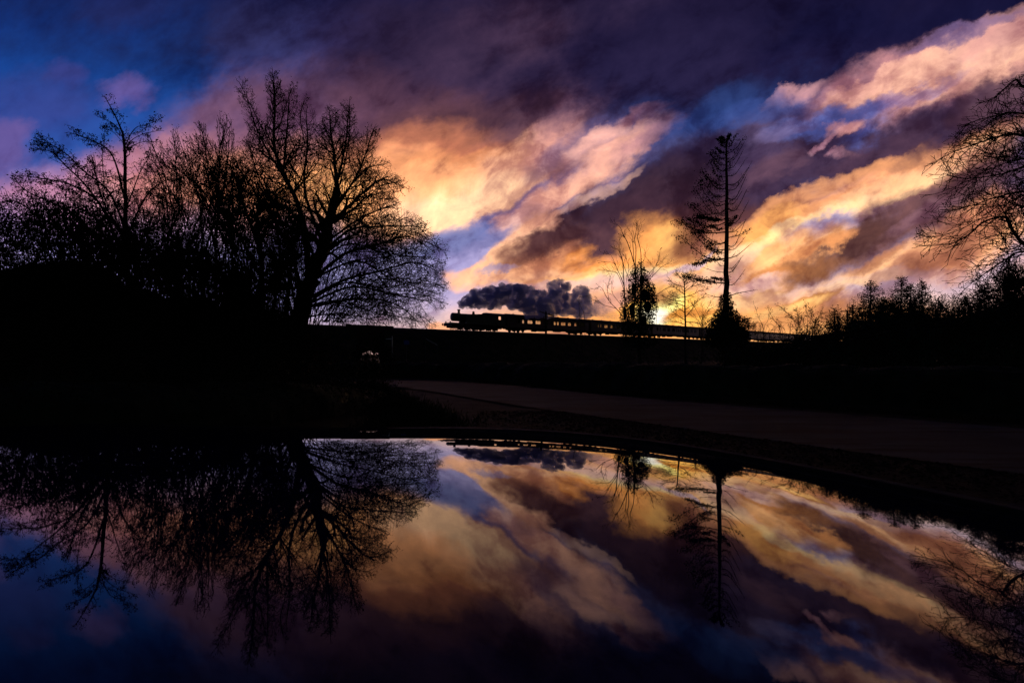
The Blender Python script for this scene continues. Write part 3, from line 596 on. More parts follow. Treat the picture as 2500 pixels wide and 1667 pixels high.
# ------------------------------------------------------------------ plants
def proj(p): return CX+F*p[0]/p[1], HY-F*(p[2]-EYE)/p[1]
class Plant:
    """collects tapered twigs and small leaves as plain arrays, then meshes them"""
    def __init__(s, seed, seg=.25, wig=.22, up=.03, bp=.55, maxlev=3, rmin=.006, ang=(30, 70), leafp=.5, leafs=.05, nleaf=2, env=None, ratio=(.35, .65), mul=1.):
        s.r = random.Random(seed); s.seg = seg; s.mul = mul; s.wig = wig; s.up = up; s.bp = bp; s.maxlev = maxlev; s.rmin = rmin; s.ang = ang
        s.leafp = leafp; s.leafs = leafs; s.nleaf = nleaf; s.env = env; s.ratio = ratio; s.R_ = []; s.mask = set(); s.mr = 0; s.S = []; s.L_ = []
    def leaf(s, p, k=None, spread=None, size=None):
        g = s.r.gauss; sp = spread if spread is not None else s.leafs*.9
        for _ in range(k if k is not None else s.nleaf):
            s.L_.append((p[0]+g(0, sp), p[1]+g(0, sp), p[2]+g(0, sp), (size or s.leafs)*s.r.uniform(.6, 1.3)))
    def shoot(s, p, d, L, r, lev):
        rr = s.r; n = max(2, int(L/s.seg+.5)); st = L/n; dx, dy, dz = d; r0 = r
        for i in range(n):
            w = s.wig
            dx += rr.gauss(0, w); dy += rr.gauss(0, w); dz += rr.gauss(0, w)+s.up
            m = math.sqrt(dx*dx+dy*dy+dz*dz)+1e-9; dx /= m; dy /= m; dz /= m
            q = (p[0]+dx*st, p[1]+dy*st, p[2]+dz*st)
            if s.env and not s.env(q, lev):
                if not s.mr: break
                X_, Z_ = proj(q)
                if (int(X_/6), int(Z_/6)) not in s.mask: break
            r2 = max(s.rmin, r0*(1-.65*(i+1)/n)); s.S.append((*p, *q, r, r2))
            if lev < s.maxlev and rr.random() < s.bp: s.side(q, (dx, dy, dz), L*rr.uniform(*s.ratio), max(s.rmin, r2*.7), lev+1)
            if rr.random() < s.leafp: s.leaf(q)
            p = q; r = r2
        return p
    def side(s, q, d, L, r, lev, a=None):
        rr = s.r; a = R(rr.uniform(*s.ang)) if a is None else a
        ux, uy, uz = rr.gauss(0, 1), rr.gauss(0, 1), rr.gauss(0, 1)
        k = ux*d[0]+uy*d[1]+uz*d[2]; ux -= k*d[0]; uy -= k*d[1]; uz -= k*d[2]; m = math.sqrt(ux*ux+uy*uy+uz*uz)+1e-9
        ca, sa = math.cos(a), math.sin(a)/m
        s.shoot(q, (d[0]*ca+ux*sa, d[1]*ca+uy*sa, d[2]*ca+uz*sa), L, r, lev)
    def limb(s, pts, r0, r1, n_side, L, lev=1, depth=.0, start=.25, twist=.12, ang=None, tip=True):
        """a limb along given 3-D points, with side shoots"""
        P = spl([tuple(p) for p in pts], 6); k = len(P); out = []
        for i, p in enumerate(P):
            t = i/(k-1); r = r0+(r1-r0)*t**.8; j = twist*(1-abs(2*t-1))*.0
            out.append((p[0]+s.r.gauss(0, r*.14), p[1]+s.r.gauss(0, r*.14), p[2]+s.r.gauss(0, r*.1), r))
        i0 = len(s.S)
        if s.mr:
            for a in out:
                X_, Z_ = proj(a); kx, kz = int(X_/6), int(Z_/6); m_ = s.mr
                for ii in range(-m_, m_+1):
                    for jj in range(-m_, m_+1):
                        if ii*ii+jj*jj <= m_*m_+1: s.mask.add((kx+ii, kz+jj))
        for a, b in zip(out, out[1:]): s.S.append((*a[:3], *b[:3], a[3], b[3]))
        s.R_.append((i0, len(s.S))); n_side = int(n_side*s.mul)
        for _ in range(n_side):
            t = start+(1-start)*s.r.random()**.85; i = min(k-2, int(t*(k-1))); a, b = out[i], out[i+1]
            d = (b[0]-a[0], b[1]-a[1], b[2]-a[2]); m = math.sqrt(sum(v*v for v in d))+1e-9; d = tuple(v/m for v in d)
            s.side(a[:3], d, L*(1.15-.6*t)*s.r.uniform(.6, 1.25), max(s.rmin, a[3]*.5), lev)
        if tip:
            a, b = out[-2], out[-1]; d = (b[0]-a[0], b[1]-a[1], b[2]-a[2]); m = math.sqrt(sum(v*v for v in d))+1e-9
            s.shoot(b[:3], tuple(v/m for v in d), L*.6, r1, lev)
        return out
    def fill(s, n, box, base, Y0, dep, r=.02, ns=10, L=.6, bow=30, ok=None):
        """thin stems from the foot of the plant to points spread evenly through its crown"""
        k = 0; tries = 0
        while k < n and tries < n*20:
            tries += 1; x = s.r.uniform(box[0], box[2]); y = s.r.uniform(box[1], box[3]); Y = Y0+s.r.uniform(-dep, dep)
            if not s.env(tuple(at(x, y+14, Y)), 9): continue
            bx = base[0]+(x-base[0])*s.r.uniform(.1, .45); mr = s.mr; s.mr = 0
            s.limb([tuple(at(bx, base[1], Y0+(Y-Y0)*.3)), tuple(at((bx*.45+x*.55)+s.r.uniform(-bow, bow), (base[1]*.5+y*.5), Y0+(Y-Y0)*.7)), tuple(at(x, y, Y))], r, .006, ns, L, start=.3); s.mr = mr; k += 1
    def segmesh(s, name, sides=3, which=None):
        A = np.array(s.S if which is None else [s.S[i] for i in which])
        if not len(A): return None
        p0, p1, r0, r1 = A[:, :3], A[:, 3:6], A[:, 6], A[:, 7]; d = p1-p0; d /= np.linalg.norm(d, axis=1)[:, None]+1e-9
        h = np.where(np.abs(d[:, 2:3]) < .9, np.array([[0, 0, 1.]]), np.array([[1., 0, 0]])); a = np.cross(d, h); a /= np.linalg.norm(a, axis=1)[:, None]; b = np.cross(d, a)
        vs = []
        for p, r in ((p0, r0), (p1+d*(r1*.3)[:, None], r1)):
            for i in range(sides):
                t = 2*math.pi*i/sides; vs.append(p+(a*math.cos(t)+b*math.sin(t))*r[:, None])
        V_ = np.stack(vs, 1).reshape(-1, 3); base = (np.arange(len(A))*2*sides)[:, None]
        F_ = np.concatenate([base+np.array([[i, (i+1) % sides, sides+(i+1) % sides, sides+i]]) for i in range(sides)])
        return npmesh(name, V_, F_)
    def leafmesh(s, name, asp=.6):
        if not s.L_: return None
        A = np.array(s.L_); n = len(A); rs_ = np.random.RandomState(n % 9973)
        a = rs_.normal(size=(n, 3)); a /= np.linalg.norm(a, axis=1)[:, None]; b = rs_.normal(size=(n, 3)); b -= (a*b).sum(1)[:, None]*a; b /= np.linalg.norm(b, axis=1)[:, None]
        c = A[:, :3]; z = A[:, 3:4]*.5
        V_ = np.stack([c-a*z, c+b*z*asp, c+a*z, c-b*z*asp], 1).reshape(-1, 3)
        return npmesh(name, V_, (np.arange(n)*4)[:, None]+np.array([[0, 1, 2, 3]]))
def finish(P, root, leafmat='leaf', sides=10, trunk='trunk', limbname='limb'):
    main = set()
    for k, (a, b) in enumerate(P.R_):
        if k and P.S[a][6] < .028 and len(P.R_) > 30: continue
        main.update(range(a, b)); nm = trunk if k == 0 else limbname
        link(nm, P.segmesh(nm, sides if k == 0 else 6, range(a, b)), MT['bark'], root, True)
    rest = [i for i in range(len(P.S)) if i not in main]
    if rest: link('crown', P.segmesh('crown', 3, rest), MT['twig'], root)['kind'] = 'stuff'
    m_ = P.leafmesh('foliage')
    if m_: link('foliage', m_, MT[leafmat], root)['kind'] = 'stuff'
def prof_env(pts, Y0, rad, fuzz=0., soft=55.):
    rq = random.Random(len(pts))
    
    """keeps shoots inside a crown: an outline (as seen from the lane) and a depth"""
    xs = np.array([p[0] for p in pts]); ys = np.array([p[1] for p in pts]); tb = np.interp(np.arange(-600, 3200), xs, ys, left=9999, right=9999).tolist()
    def env(q, lev):
        if abs(q[1]-Y0) > rad: return False
        x, y = proj(q); i = int(x)+600
        if i < 0 or i >= 3800: return False
        m = y-(tb[i]-fuzz*(1+lev))
        return m > 0 and (m > soft or rq.random() > .34*(1-m/soft)**.7)
    return env
def pix(pts, Y0, jit=0., rnd=None, y1=None):
    out = []; n = len(pts)
    for i, (x, y) in enumerate(pts):
        Y = Y0+(jit*i/max(1, n-1) if jit else 0); out.append(tuple(at(x, y, Y)))
    return out

NSEG = []
def settle(P, root):
    o = root.location; P.S = [(a-o.x, b-o.y, c-o.z, d-o.x, e-o.y, f-o.z, g, h) for a, b, c, d, e, f, g, h in P.S]; P.L_ = [(a-o.x, b-o.y, c-o.z, g) for a, b, c, g in P.L_]
def done(P, root, **k): NSEG.append((root.name, len(P.S), len(P.L_))); settle(P, root); finish(P, root, **k)
# --- big hawthorn-like tree, centre left
Y0 = 20.
env = prof_env([(430, 370), (470, 340), (520, 360), (550, 330), (575, 290), (605, 290), (630, 250), (660, 275), (680, 290), (710, 285), (740, 275), (775, 275), (800, 268), (830, 305), (850, 335), (862, 370), (880, 390), (900, 420), (908, 450), (905, 480), (930, 520), (950, 558), (970, 580), (985, 610), (986, 640)], Y0, 4.2, 0, 45)
env_ = lambda q, l: env(q, l) and proj(q)[1] < 752 and (proj(q)[0] < 990-.25*max(0, proj(q)[1]-640)) and not (proj(q)[0] > 960 and P.r.random() < .12)
P = Plant(11, seg=.2, wig=.125, up=.02, bp=.6, maxlev=4, rmin=.0056, leafp=.38, leafs=.048, nleaf=2, env=env_, ang=(25, 70), ratio=(.42, .72), mul=1.35); P.mr = 3
root = thing('hawthorn_tree', 'biggest tree on the left, broad twiggy crown on a thick leaning trunk beside the lane', 'tree', at(690, 814, Y0)-Vector((0, 0, EYE)))
T0 = pix([(676, 872), (687, 744), (712, 643), (744, 563), (756, 503), (776, 442)], Y0)
P.limb(T0, .42, .13, 10, 2.2, start=.5, tip=False)
for pts, j, r0, n, L in [
    ([(776, 442), (768, 362), (760, 302), (757, 262)], .6, .12, 22, 1.6), ([(768, 442), (792, 342), (800, 262)], -.8, .08, 20, 1.4),
    ([(712, 650), (695, 503), (663, 422), (631, 342), (631, 232), (629, 190)], -.6, .17, 40, 1.9), ([(663, 422), (600, 320), (568, 230)], .8, .07, 22, 1.3), ([(650, 400), (660, 290), (664, 222)], 1.2, .06, 16, 1.1),
    ([(700, 700), (660, 560), (590, 450), (545, 380)], 1.2, .11, 30, 1.9), ([(744, 563), (700, 440), (706, 330), (704, 262)], 1.8, .10, 28, 1.7), ([(725, 600), (680, 500), (610, 440), (570, 330)], -2.0, .09, 28, 1.8),
    ([(756, 503), (820, 402), (852, 318)], .9, .09, 26, 1.7), ([(752, 523), (812, 463), (872, 414), (912, 424)], -1., .09, 26, 1.7), ([(770, 470), (840, 390), (880, 380)], 2., .06, 20, 1.4), ([(745, 560), (830, 500), (905, 470)], 1.8, .08, 26, 1.6),
    ([(716, 643), (792, 583), (852, 567), (933, 543), (985, 570)], -.8, .10, 34, 1.6), ([(712, 684), (792, 643), (872, 623), (953, 603), (1005, 625)], .6, .09, 36, 1.5), ([(712, 704), (832, 686), (912, 700), (960, 740)], -.5, .07, 30, 1.3),
    ([(776, 442), (800, 330), (803, 240)], .2, .04, 20, .6), ([(631, 300), (629, 220), (627, 172)], -.3, .03, 18, .5), ([(631, 330), (655, 250), (670, 204)], .3, .03, 16, .5), ([(620, 330), (575, 240), (553, 196)], .3, .035, 24, .5), ([(700, 330), (690, 270), (698, 236)], .3, .03, 14, .5), ([(840, 370), (850, 320), (857, 300)], .3, .03, 14, .5), ([(860, 430), (900, 420), (925, 427)], .3, .03, 14, .5), ([(900, 520), (935, 500), (972, 532)], .3, .025, 14, .5),
    ([(800, 600), (880, 590), (960, 590), (1018, 604)], 1.1, .03, 20, .6), ([(800, 650), (900, 640), (980, 645), (1014, 658)], -.9, .03, 20, .6), ([(790, 680), (900, 675), (980, 680), (1012, 694)], .7, .03, 20, .6), ([(800, 700), (900, 705), (960, 722), (985, 738)], -.3, .03, 18, .5), ([(850, 560), (930, 530), (985, 548), (1003, 560)], .8, .03, 20, .6), ([(880, 560), (950, 548), (1018, 574)], -.8, .025, 18, .5),
    ([(720, 640), (820, 600), (900, 640), (990, 670)], 2., .07, 32, 1.5), ([(715, 690), (790, 650), (870, 660), (950, 650), (1008, 655)], 1.2, .05, 34, 1.3), ([(715, 700), (780, 690), (850, 715), (930, 730)], -1.4, .05, 34, 1.3), ([(735, 600), (800, 560), (880, 580), (950, 590)], -1.5, .05, 34, 1.4), ([(700, 720), (740, 700), (800, 705)], .5, .04, 24, 1.2), ([(705, 700), (800, 660), (880, 670), (970, 690)], -2., .07, 30, 1.4), ([(735, 590), (800, 530), (880, 520), (950, 520)], -2.2, .08, 28, 1.5), ([(690, 730), (780, 720), (860, 735)], 1., .06, 26, 1.2),
]: P.limb(pix(pts, Y0, j), r0*.78, .014, n, L)
P.fill(50, (560, 300, 900, 560), (700, 760), Y0, 3., .022, 9, .9, 30)
P.fill(22, (740, 520, 1010, 740), (710, 740), Y0, 3., .02, 9, .8, 20)
done(P, root)
# companion stems that lean left out of the hedge
P = Plant(12, seg=.2, wig=.17, up=.035, bp=.6, maxlev=4, rmin=.0056, leafp=.38, leafs=.048, nleaf=2, env=env_, ang=(25, 70), ratio=(.42, .72), mul=1.35); P.mr = 3
root = thing('hawthorn_tree', 'slim-stemmed twiggy tree just left of the thick leaning trunk', 'tree', at(595, 814, Y0)-Vector((0, 0, EYE)))
for pts, j, r0, n, L in [
    ([(591, 800), (599, 603), (563, 483), (539, 402)], .5, .13, 34, 1.8), ([(600, 640), (560, 560), (500, 470), (470, 380)], 1.4, .08, 26, 1.6), ([(612, 780), (640, 640), (640, 540), (610, 470)], -1., .08, 30, 1.6), ([(650, 780), (665, 640), (680, 540), (690, 460)], 1.6, .08, 30, 1.6),
    ([(640, 760), (560, 650), (500, 600)], -1.2, .07, 26, 1.5), ([(600, 740), (520, 640), (450, 560)], .6, .07, 30, 1.5)]: P.limb(pix(pts, Y0, j), r0, .018, n, L)
P.fill(78, (500, 420, 700, 740), (600, 820), Y0, 3., .02, 10, .8, 30)
done(P, root)

# --- hawthorn at far left with knobbly side shoots
Y0 = 14.
env = prof_env([(-420, 460), (-100, 540), (0, 520), (40, 500), (90, 440), (130, 420), (180, 385), (220, 368), (270, 360), (330, 372), (380, 400), (430, 420), (480, 440)], Y0, 3.4, 0, 40)
P = Plant(23, seg=.16, wig=.16, up=.01, bp=.62, maxlev=4, rmin=.005, leafp=.5, leafs=.045, nleaf=2, env=env, ang=(35, 75), ratio=(.34, .6), mul=1.1); P.mr = 2
root = thing('hawthorn_tree', 'left-hand tree with one tall knobbly shoot standing up against the blue sky', 'tree', at(290, 814, Y0)-Vector((0, 0, EYE)))
P.limb(pix([(300, 960), (296, 700), (289, 510), (286, 340), (275, 289), (243, 226)], Y0), .085, .008, 30, .45, start=.3)
for pts, j, r0, n, L in [
    ([(288, 360), (299, 326), (326, 309), (364, 300)], .2, .014, 16, .22), ([(287, 335), (309, 296), (337, 286), (364, 276)], -.2, .013, 16, .2), ([(279, 310), (262, 285), (224, 268)], .2, .012, 14, .2), ([(286, 350), (320, 328), (362, 326)], -.3, .012, 12, .15), ([(284, 330), (262, 305), (240, 296)], .2, .01, 10, .18),
    ([(285, 520), (250, 440), (190, 391), (156, 357), (119, 333), (92, 316)], -.6, .03, 46, .5), ([(280, 540), (200, 430), (150, 380), (119, 350), (82, 341)], .4, .03, 46, .5), ([(287, 460), (258, 357), (211, 323), (158, 304)], .8, .03, 36, .45), ([(240, 420), (235, 360), (240, 322)], .3, .015, 14, .3),
    ([(285, 600), (230, 470), (163, 425), (102, 411), (39, 403)], -1., .04, 50, .6), ([(280, 640), (180, 500), (102, 459), (61, 439), (38, 417)], .9, .035, 46, .5), ([(285, 680), (180, 560), (85, 493), (34, 462), (2, 466)], -.4, .035, 50, .55),
    ([(285, 560), (330, 460), (370, 420), (410, 410)], .6, .03, 40, .7), ([(290, 600), (350, 520), (420, 480)], -.9, .03, 40, .7), ([(290, 480), (320, 400), (340, 365)], 1.2, .02, 26, .5), ([(280, 700), (200, 620), (100, 560), (20, 540)], 1.6, .04, 60, .7),
    ([(280, 560), (220, 500), (160, 470), (120, 470)], 2., .03, 44, .6), ([(285, 540), (240, 470), (220, 400), (215, 370)], -2., .03, 44, .6), ([(290, 660), (200, 560), (130, 520), (60, 500)], -2., .03, 50, .6), ([(290, 700), (360, 600), (430, 560)], 1.8, .03, 50, .8),
    ([(290, 640), (300, 540), (330, 470)], 2.2, .03, 44, .8), ([(290, 640), (260, 560), (190, 530)], -1.4, .03, 50, .8), ([(200, 760), (100, 650), (0, 600), (-120, 560)], .5, .05, 60, .8), ([(0, 820), (-100, 650), (-200, 560)], 0, .08, 70, 1.), ([(-150, 820), (-220, 650), (-330, 540)], 1., .08, 60, 1.),
]: P.limb(pix(pts, Y0, j), r0, .008, n, L, start=.12)
P.fill(110, (-120, 400, 460, 600), (300, 840), Y0, 2.4, .02, 12, .6, 40)
P.fill(50, (-60, 440, 420, 640), (200, 860), Y0, 2.6, .02, 14, .6, 60)
done(P, root)

# --- upright shrub between the two trees
Y0 = 17.
env = prof_env([(300, 430), (340, 365), (356, 350), (377, 350), (395, 350), (430, 345), (455, 320), (480, 320), (508, 315), (540, 345), (580, 370), (640, 440)], Y0, 2.8, 0, 30)
P = Plant(31, seg=.2, wig=.10, up=.05, bp=.52, maxlev=3, rmin=.006, leafp=.22, leafs=.05, nleaf=2, env=env, ang=(18, 45), ratio=(.4, .65), mul=.8); P.mr = 2
root = thing('leafless_shrub', 'thicket of thin upright bare shoots between the two big left trees', 'shrub', at(450, 814, Y0)-Vector((0, 0, EYE)))
rr = random.Random(8)
for (tx, ty) in [(354, 309), (377, 316), (408, 282), (430, 330), (452, 296), (459, 264), (507, 262), (517, 289), (480, 320), (540, 330), (395, 350), (350, 350), (560, 370), (500, 340), (440, 370)]*2:
    tx += rr.uniform(-14, 14); ty += rr.uniform(0, 40); bx = 450+rr.uniform(-90, 110); j = rr.uniform(-2, 2)
    P.limb([tuple(at(bx+30, 860, Y0+j*.3)), tuple(at(bx+rr.uniform(0, 30), 620, Y0+j*.6)), tuple(at((bx+tx)/2+rr.uniform(10, 35), 460, Y0+j)), tuple(at(tx, ty, Y0+j))], .035, .007, 26, 1.3, start=.25)
P.fill(80, (330, 340, 620, 620), (460, 860), Y0, 2.4, .02, 10, .7, 25)
done(P, root)

# --- leafy hedge under the left trees: uneven core + many leaves
def hedge(name, label, cat, line, width, height, seed, leaves, size=.09, lump=.5, leafmat='leaf', twigs=0, core=.8):
    """line: list of (x, y, top height); a lumpy mass with leaves on its skin and loose shoots"""
    rs_ = np.random.RandomState(seed); rnd = random.Random(seed)
    root = thing(name, label, cat, (line[0][0], line[0][1], 0)); o = root.location
    LN = spl(line, 14); mb = MB(); w = 13; vs = []
    def pt(i, a, k=1.):
        x, y, h = LN[i]; x2, y2, _ = LN[min(i+1, len(LN)-1)]; x1, y1, _ = LN[max(i-1, 0)]; dx, dy = x2-x1, y2-y1; m = math.hypot(dx, dy)+1e-9
        nx_, ny_ = dy/m, -dx/m; g = lump*(nz3(x*1.3, y*1.3+a*1.7, 1.)+.5*nz3(x*3.1, y*2.7+a*2, 1.3)); hh = max(.05, h*(.9+.0)+g*.6)*k; ww = (width+g*.8)*k
        c, s_ = math.cos(a), math.sin(a); return (x+nx_*ww*c, y+ny_*ww*c, hh*max(s_, 0)**.6-.02)
    for i in range(len(LN)):
        for k in range(w):
            p = pt(i, math.pi*k/(w-1), core); vs.append((p[0]-o.x, p[1]-o.y, p[2]))
    fs = [(i*w+k, (i+1)*w+k, (i+1)*w+k+1, i*w+k+1) for i in range(len(LN)-1) for k in range(w-1)]+[tuple(range(w)), tuple((len(LN)-1)*w+k for k in range(w))[::-1]]
    mb.add(vs, fs).obj('inner_growth', MT['leaf'], root)
    P = Plant(seed, leafs=size, seg=.22, wig=.2, up=.04, bp=.4, maxlev=2, rmin=.006, leafp=.5)
    for _ in range(leaves):
        i = rnd.randrange(len(LN)-1); a = math.pi*rnd.random(); p = pt(i, a, rnd.uniform(core-.02, 1.06)); P.leaf(p, 1, .2)
    for _ in range(twigs):
        i = rnd.randrange(len(LN)-1); a = math.pi*rnd.uniform(.15, .85); p = pt(i, a, .9)
        P.shoot(p, (math.cos(a)*.5*rnd.choice((-1, 1)), rnd.uniform(-.4, .4), 1), rnd.uniform(.4, 1.2), .012, 1)
    settle(P, root); NSEG.append((label[:30], len(P.S), len(P.L_)))
    m_ = P.leafmesh('leaves'); o_ = link('leaves', m_, MT[leafmat], root); o_['kind'] = 'stuff'
    m_ = P.segmesh('twigs', 3); o_ = link('twigs', m_, MT['twig'], root); o_['kind'] = 'stuff'
    return root
hedge('hedge', 'dense dark hedge at the foot of the left trees', 'hedge', [(-32, 12, 6.6), (-24, 13.5, 7.2), (-17, 15, 7.0), (-12.5, 15.8, 6.2), (-9.8, 17.2, 4.9), (-8.9, 18.0, 3.4), (-8.7, 19.6, 2.4), (-9.4, 21.5, 1.9)], 1.5, 0, 41, 85000, .075, 1.0, twigs=3600, core=.72)
hedge('bramble_bush', 'low bramble and weeds spilling over the verge beside the car', 'bramble', [(-14, 5, 1.7), (-9.5, 8, 1.6), (-7, 11, 1.5), (-5.6, 14, 1.15), (-5.3, 17, .7), (-5.6, 19.5, .4)], 1.2, 0, 43, 12000, .07, .3, twigs=350)
# low hedge on the far side of the road, up against the railway bank
hedge('hedge', 'low hedge along the far side of the road below the railway', 'hedge', [(-34, 40, 1.5), (-12, 37.5, 1.5), (-6, 36.2, 1.5), (-3.0, 34.5, 1.55), (-1.2, 32, 1.6), (3.0, 27, 1.75), (7.2, 22, 1.75), (11.6, 17.5, 1.72), (15.6, 12.8, 1.8), (20, 7.5, 2.0), (24, 2, 2.2)], .9, 0, 47, 16000, .09, .25, twigs=60)
hedge('hedge', 'tall overgrown hedge along the field at the right', 'hedge', [(19, 46, 2.2), (24, 44, 3.0), (29.5, 42, 4.6), (35, 40, 5.4), (40, 38, 6.0), (48, 36, 6.4), (58, 32, 7)], 1.8, 0, 53, 26000, .16, .6, twigs=500)

# --- verge grass
def grass(name, label, spots, n, seed, hmax=.3):
    rs_ = np.random.RandomState(seed); V_ = []; 
    for _ in range(n):
        k = rs_.randint(len(spots)-1); t = rs_.rand(); a, b = spots[k], spots[k+1]
        x = a[0]+(b[0]-a[0])*t+rs_.normal(0, a[2]); y = a[1]+(b[1]-a[1])*t+rs_.normal(0, a[2]); h = hmax*rs_.uniform(.4, 1.1); th = rs_.rand()*6.28; l = h*rs_.uniform(.1, .7); ph = rs_.rand()*6.28
        w = .006+.004*rs_.rand(); c, s_ = math.cos(th)*w, math.sin(th)*w
        V_ += [(x-c, y-s_, 0), (x+c, y+s_, 0), (x+math.cos(ph)*l*.4+c*.7, y+math.sin(ph)*l*.4+s_*.7, h*.6), (x+math.cos(ph)*l, y+math.sin(ph)*l, h)]
    V_ = np.array(V_); n = len(V_)//4; Fq = (np.arange(n)*4)[:, None]+np.array([[0, 1, 2, 3]])
    return tag(link(name, npmesh(name, V_, Fq), MT['blade']), label, 'grass', kind='stuff')
grass('verge_grass', 'rough grass on the verge between the hedge and the road', [(-2.0, 5, .6), (-2.0, 9, .55), (-2.3, 12.5, .5), (-4.0, 17.0, .45), (-5.8, 21.5, .4), (-7.2, 26, .4)], 26000, 5, .22)
grass('verge_grass', 'rough grass on the far verge below the low hedge', [(-2.2, 31, .4), (3.6, 22.2, .3), (5.6, 19.6, .25), (11.9, 12.5, .25), (16.6, 5.6, .3)], 14000, 6, .2)
# the verge itself, a little bank
vb = strip('verge', spl([(-26, 62), (-15, 44), (-7.6, 26.6), (-4.6, 20), (-2.5, 14.4), (-1.5, 11), (-1.3, 6), (-2.2, 0), (-4, -8)]), spl([(-40, 62), (-30, 44), (-20, 30), (-20, 20), (-20, 14), (-20, 11), (-20, 6), (-20, 0), (-20, -8)]), .02, MT['grass'], 20, .0)
tag(vb, kind='structure')
fb = strip('field_verge', spl([(-24.4, 64.5), (-13.4, 46.5), (-1.0, 29), (5.0, 19.6), (11.7, 11.3), (16.4, 4.6), (22, -4)]), spl([(-10, 74), (10, 70), (40, 60), (70, 50), (90, 30), (90, 10), (90, -4)]), .02, MT['grass'], 20, .0)
tag(fb, kind='structure')
puddle(-6.05, 22.3, .8, .5, .3, '', .075)
puddle(-5.4, 24.6, .5, .25, .3, '', .075)
puddle(7.6, 5.35, .16, .05, -.7, '', .06); puddle(7.2, 5.9, .1, .03, -.7, '', .06)

# --- right-hand tree reaching into the frame
Y0 = 12.
root = thing('bare_tree', 'large leafless tree reaching in from the right edge with drooping twigs', 'tree', at(2560, 814, Y0)-Vector((0, 0, EYE)))
env = prof_env([(2080, 620), (2096, 560), (2120, 372), (2135, 366), (2180, 320), (2200, 290), (2240, 235), (2270, 228), (2300, 195), (2335, 178), (2400, 120), (2520, 0), (2700, -40), (2900, 60)], Y0, 3.5, 3)
env_ = lambda q, l: env(q, l) and proj(q)[1] < 715-.12*(proj(q)[0]-2100)
P = Plant(61, seg=.13, wig=.15, up=-.012, bp=.52, maxlev=4, rmin=.0056, leafp=.16, leafs=.022, nleaf=1, env=env_, ang=(22, 58), ratio=(.42, .72), mul=1.25)
P.limb(pix([(2570, 1010), (2560, 700), (2540, 450), (2510, 260), (2525, 90)], Y0), .32, .04, 34, 1.5, start=.45)
for pts, j, r0, n, L in [
    ([(2560, 740), (2480, 640), (2400, 590), (2352, 561), (2325, 527), (2308, 498), (2258, 511), (2224, 540), (2180, 560), (2104, 566)], -.5, 0.058, 26, .75),
    ([(2555, 700), (2450, 600), (2352, 578), (2304, 599), (2262, 628), (2228, 652)], .6, 0.041, 34, .75), ([(2308, 498), (2260, 500), (2200, 530), (2140, 545), (2105, 535)], .4, 0.012, 22, .5), ([(2480, 640), (2400, 640), (2330, 660), (2280, 668)], 1., 0.029, 34, .7),
    ([(2545, 480), (2420, 340), (2352, 313), (2321, 309), (2283, 317), (2233, 334), (2186, 351), (2140, 378)], .3, 0.046, 50, .7), ([(2545, 520), (2450, 420), (2380, 380), (2300, 400), (2220, 410), (2172, 400)], -.7, 0.035, 46, .7), ([(2540, 560), (2440, 460), (2370, 440), (2300, 450), (2240, 470), (2200, 480)], 1.0, 0.035, 48, .7),
    ([(2520, 330), (2430, 240), (2352, 200), (2333, 184), (2308, 204), (2283, 225), (2246, 240)], -.2, 0.035, 40, .6), ([(2520, 360), (2420, 290), (2340, 260), (2270, 270), (2220, 285)], .9, 0.035, 46, .65), ([(2500, 260), (2450, 180), (2390, 160), (2340, 180)], .6, 0.029, 34, .6),
    ([(2545, 540), (2440, 500), (2380, 480), (2330, 470), (2300, 450)], -1.4, 0.029, 44, .7), ([(2540, 460), (2460, 380), (2400, 350), (2330, 370), (2270, 360)], -1.8, 0.029, 44, .7), ([(2560, 650), (2440, 540), (2380, 540), (2330, 570), (2290, 570)], -1.3, 0.029, 40, .7), ([(2560, 700), (2460, 680), (2380, 670), (2330, 640)], .4, 0.023, 34, .7),
    ([(2520, 400), (2650, 260), (2760, 220)], .5, 0.041, 30, 1.), ([(2545, 500), (2680, 420), (2820, 400)], -.6, 0.041, 30, 1.), ([(2512, 260), (2590, 140), (2640, 40)], .3, .05, 26, .9), ([(2515, 280), (2480, 160), (2450, 80)], -.6, 0.029, 26, .9),
]: P.limb(pix(pts, Y0, j), r0, .007, n, L, start=.18)
done(P, root)

# ------------------------------------------------------------------ trees along the railway bank
def z2(x, y): return (1364.2+.21*x, 470.4+.21*y)     # points noted on an enlargement of the photograph
def z8(x, y): return (1505.3+.3301*x, 282.2+.3301*y)
def z5(x, y): return (1787.5+.42*x, 141+.42*y)
GZ = lambda Y: 0
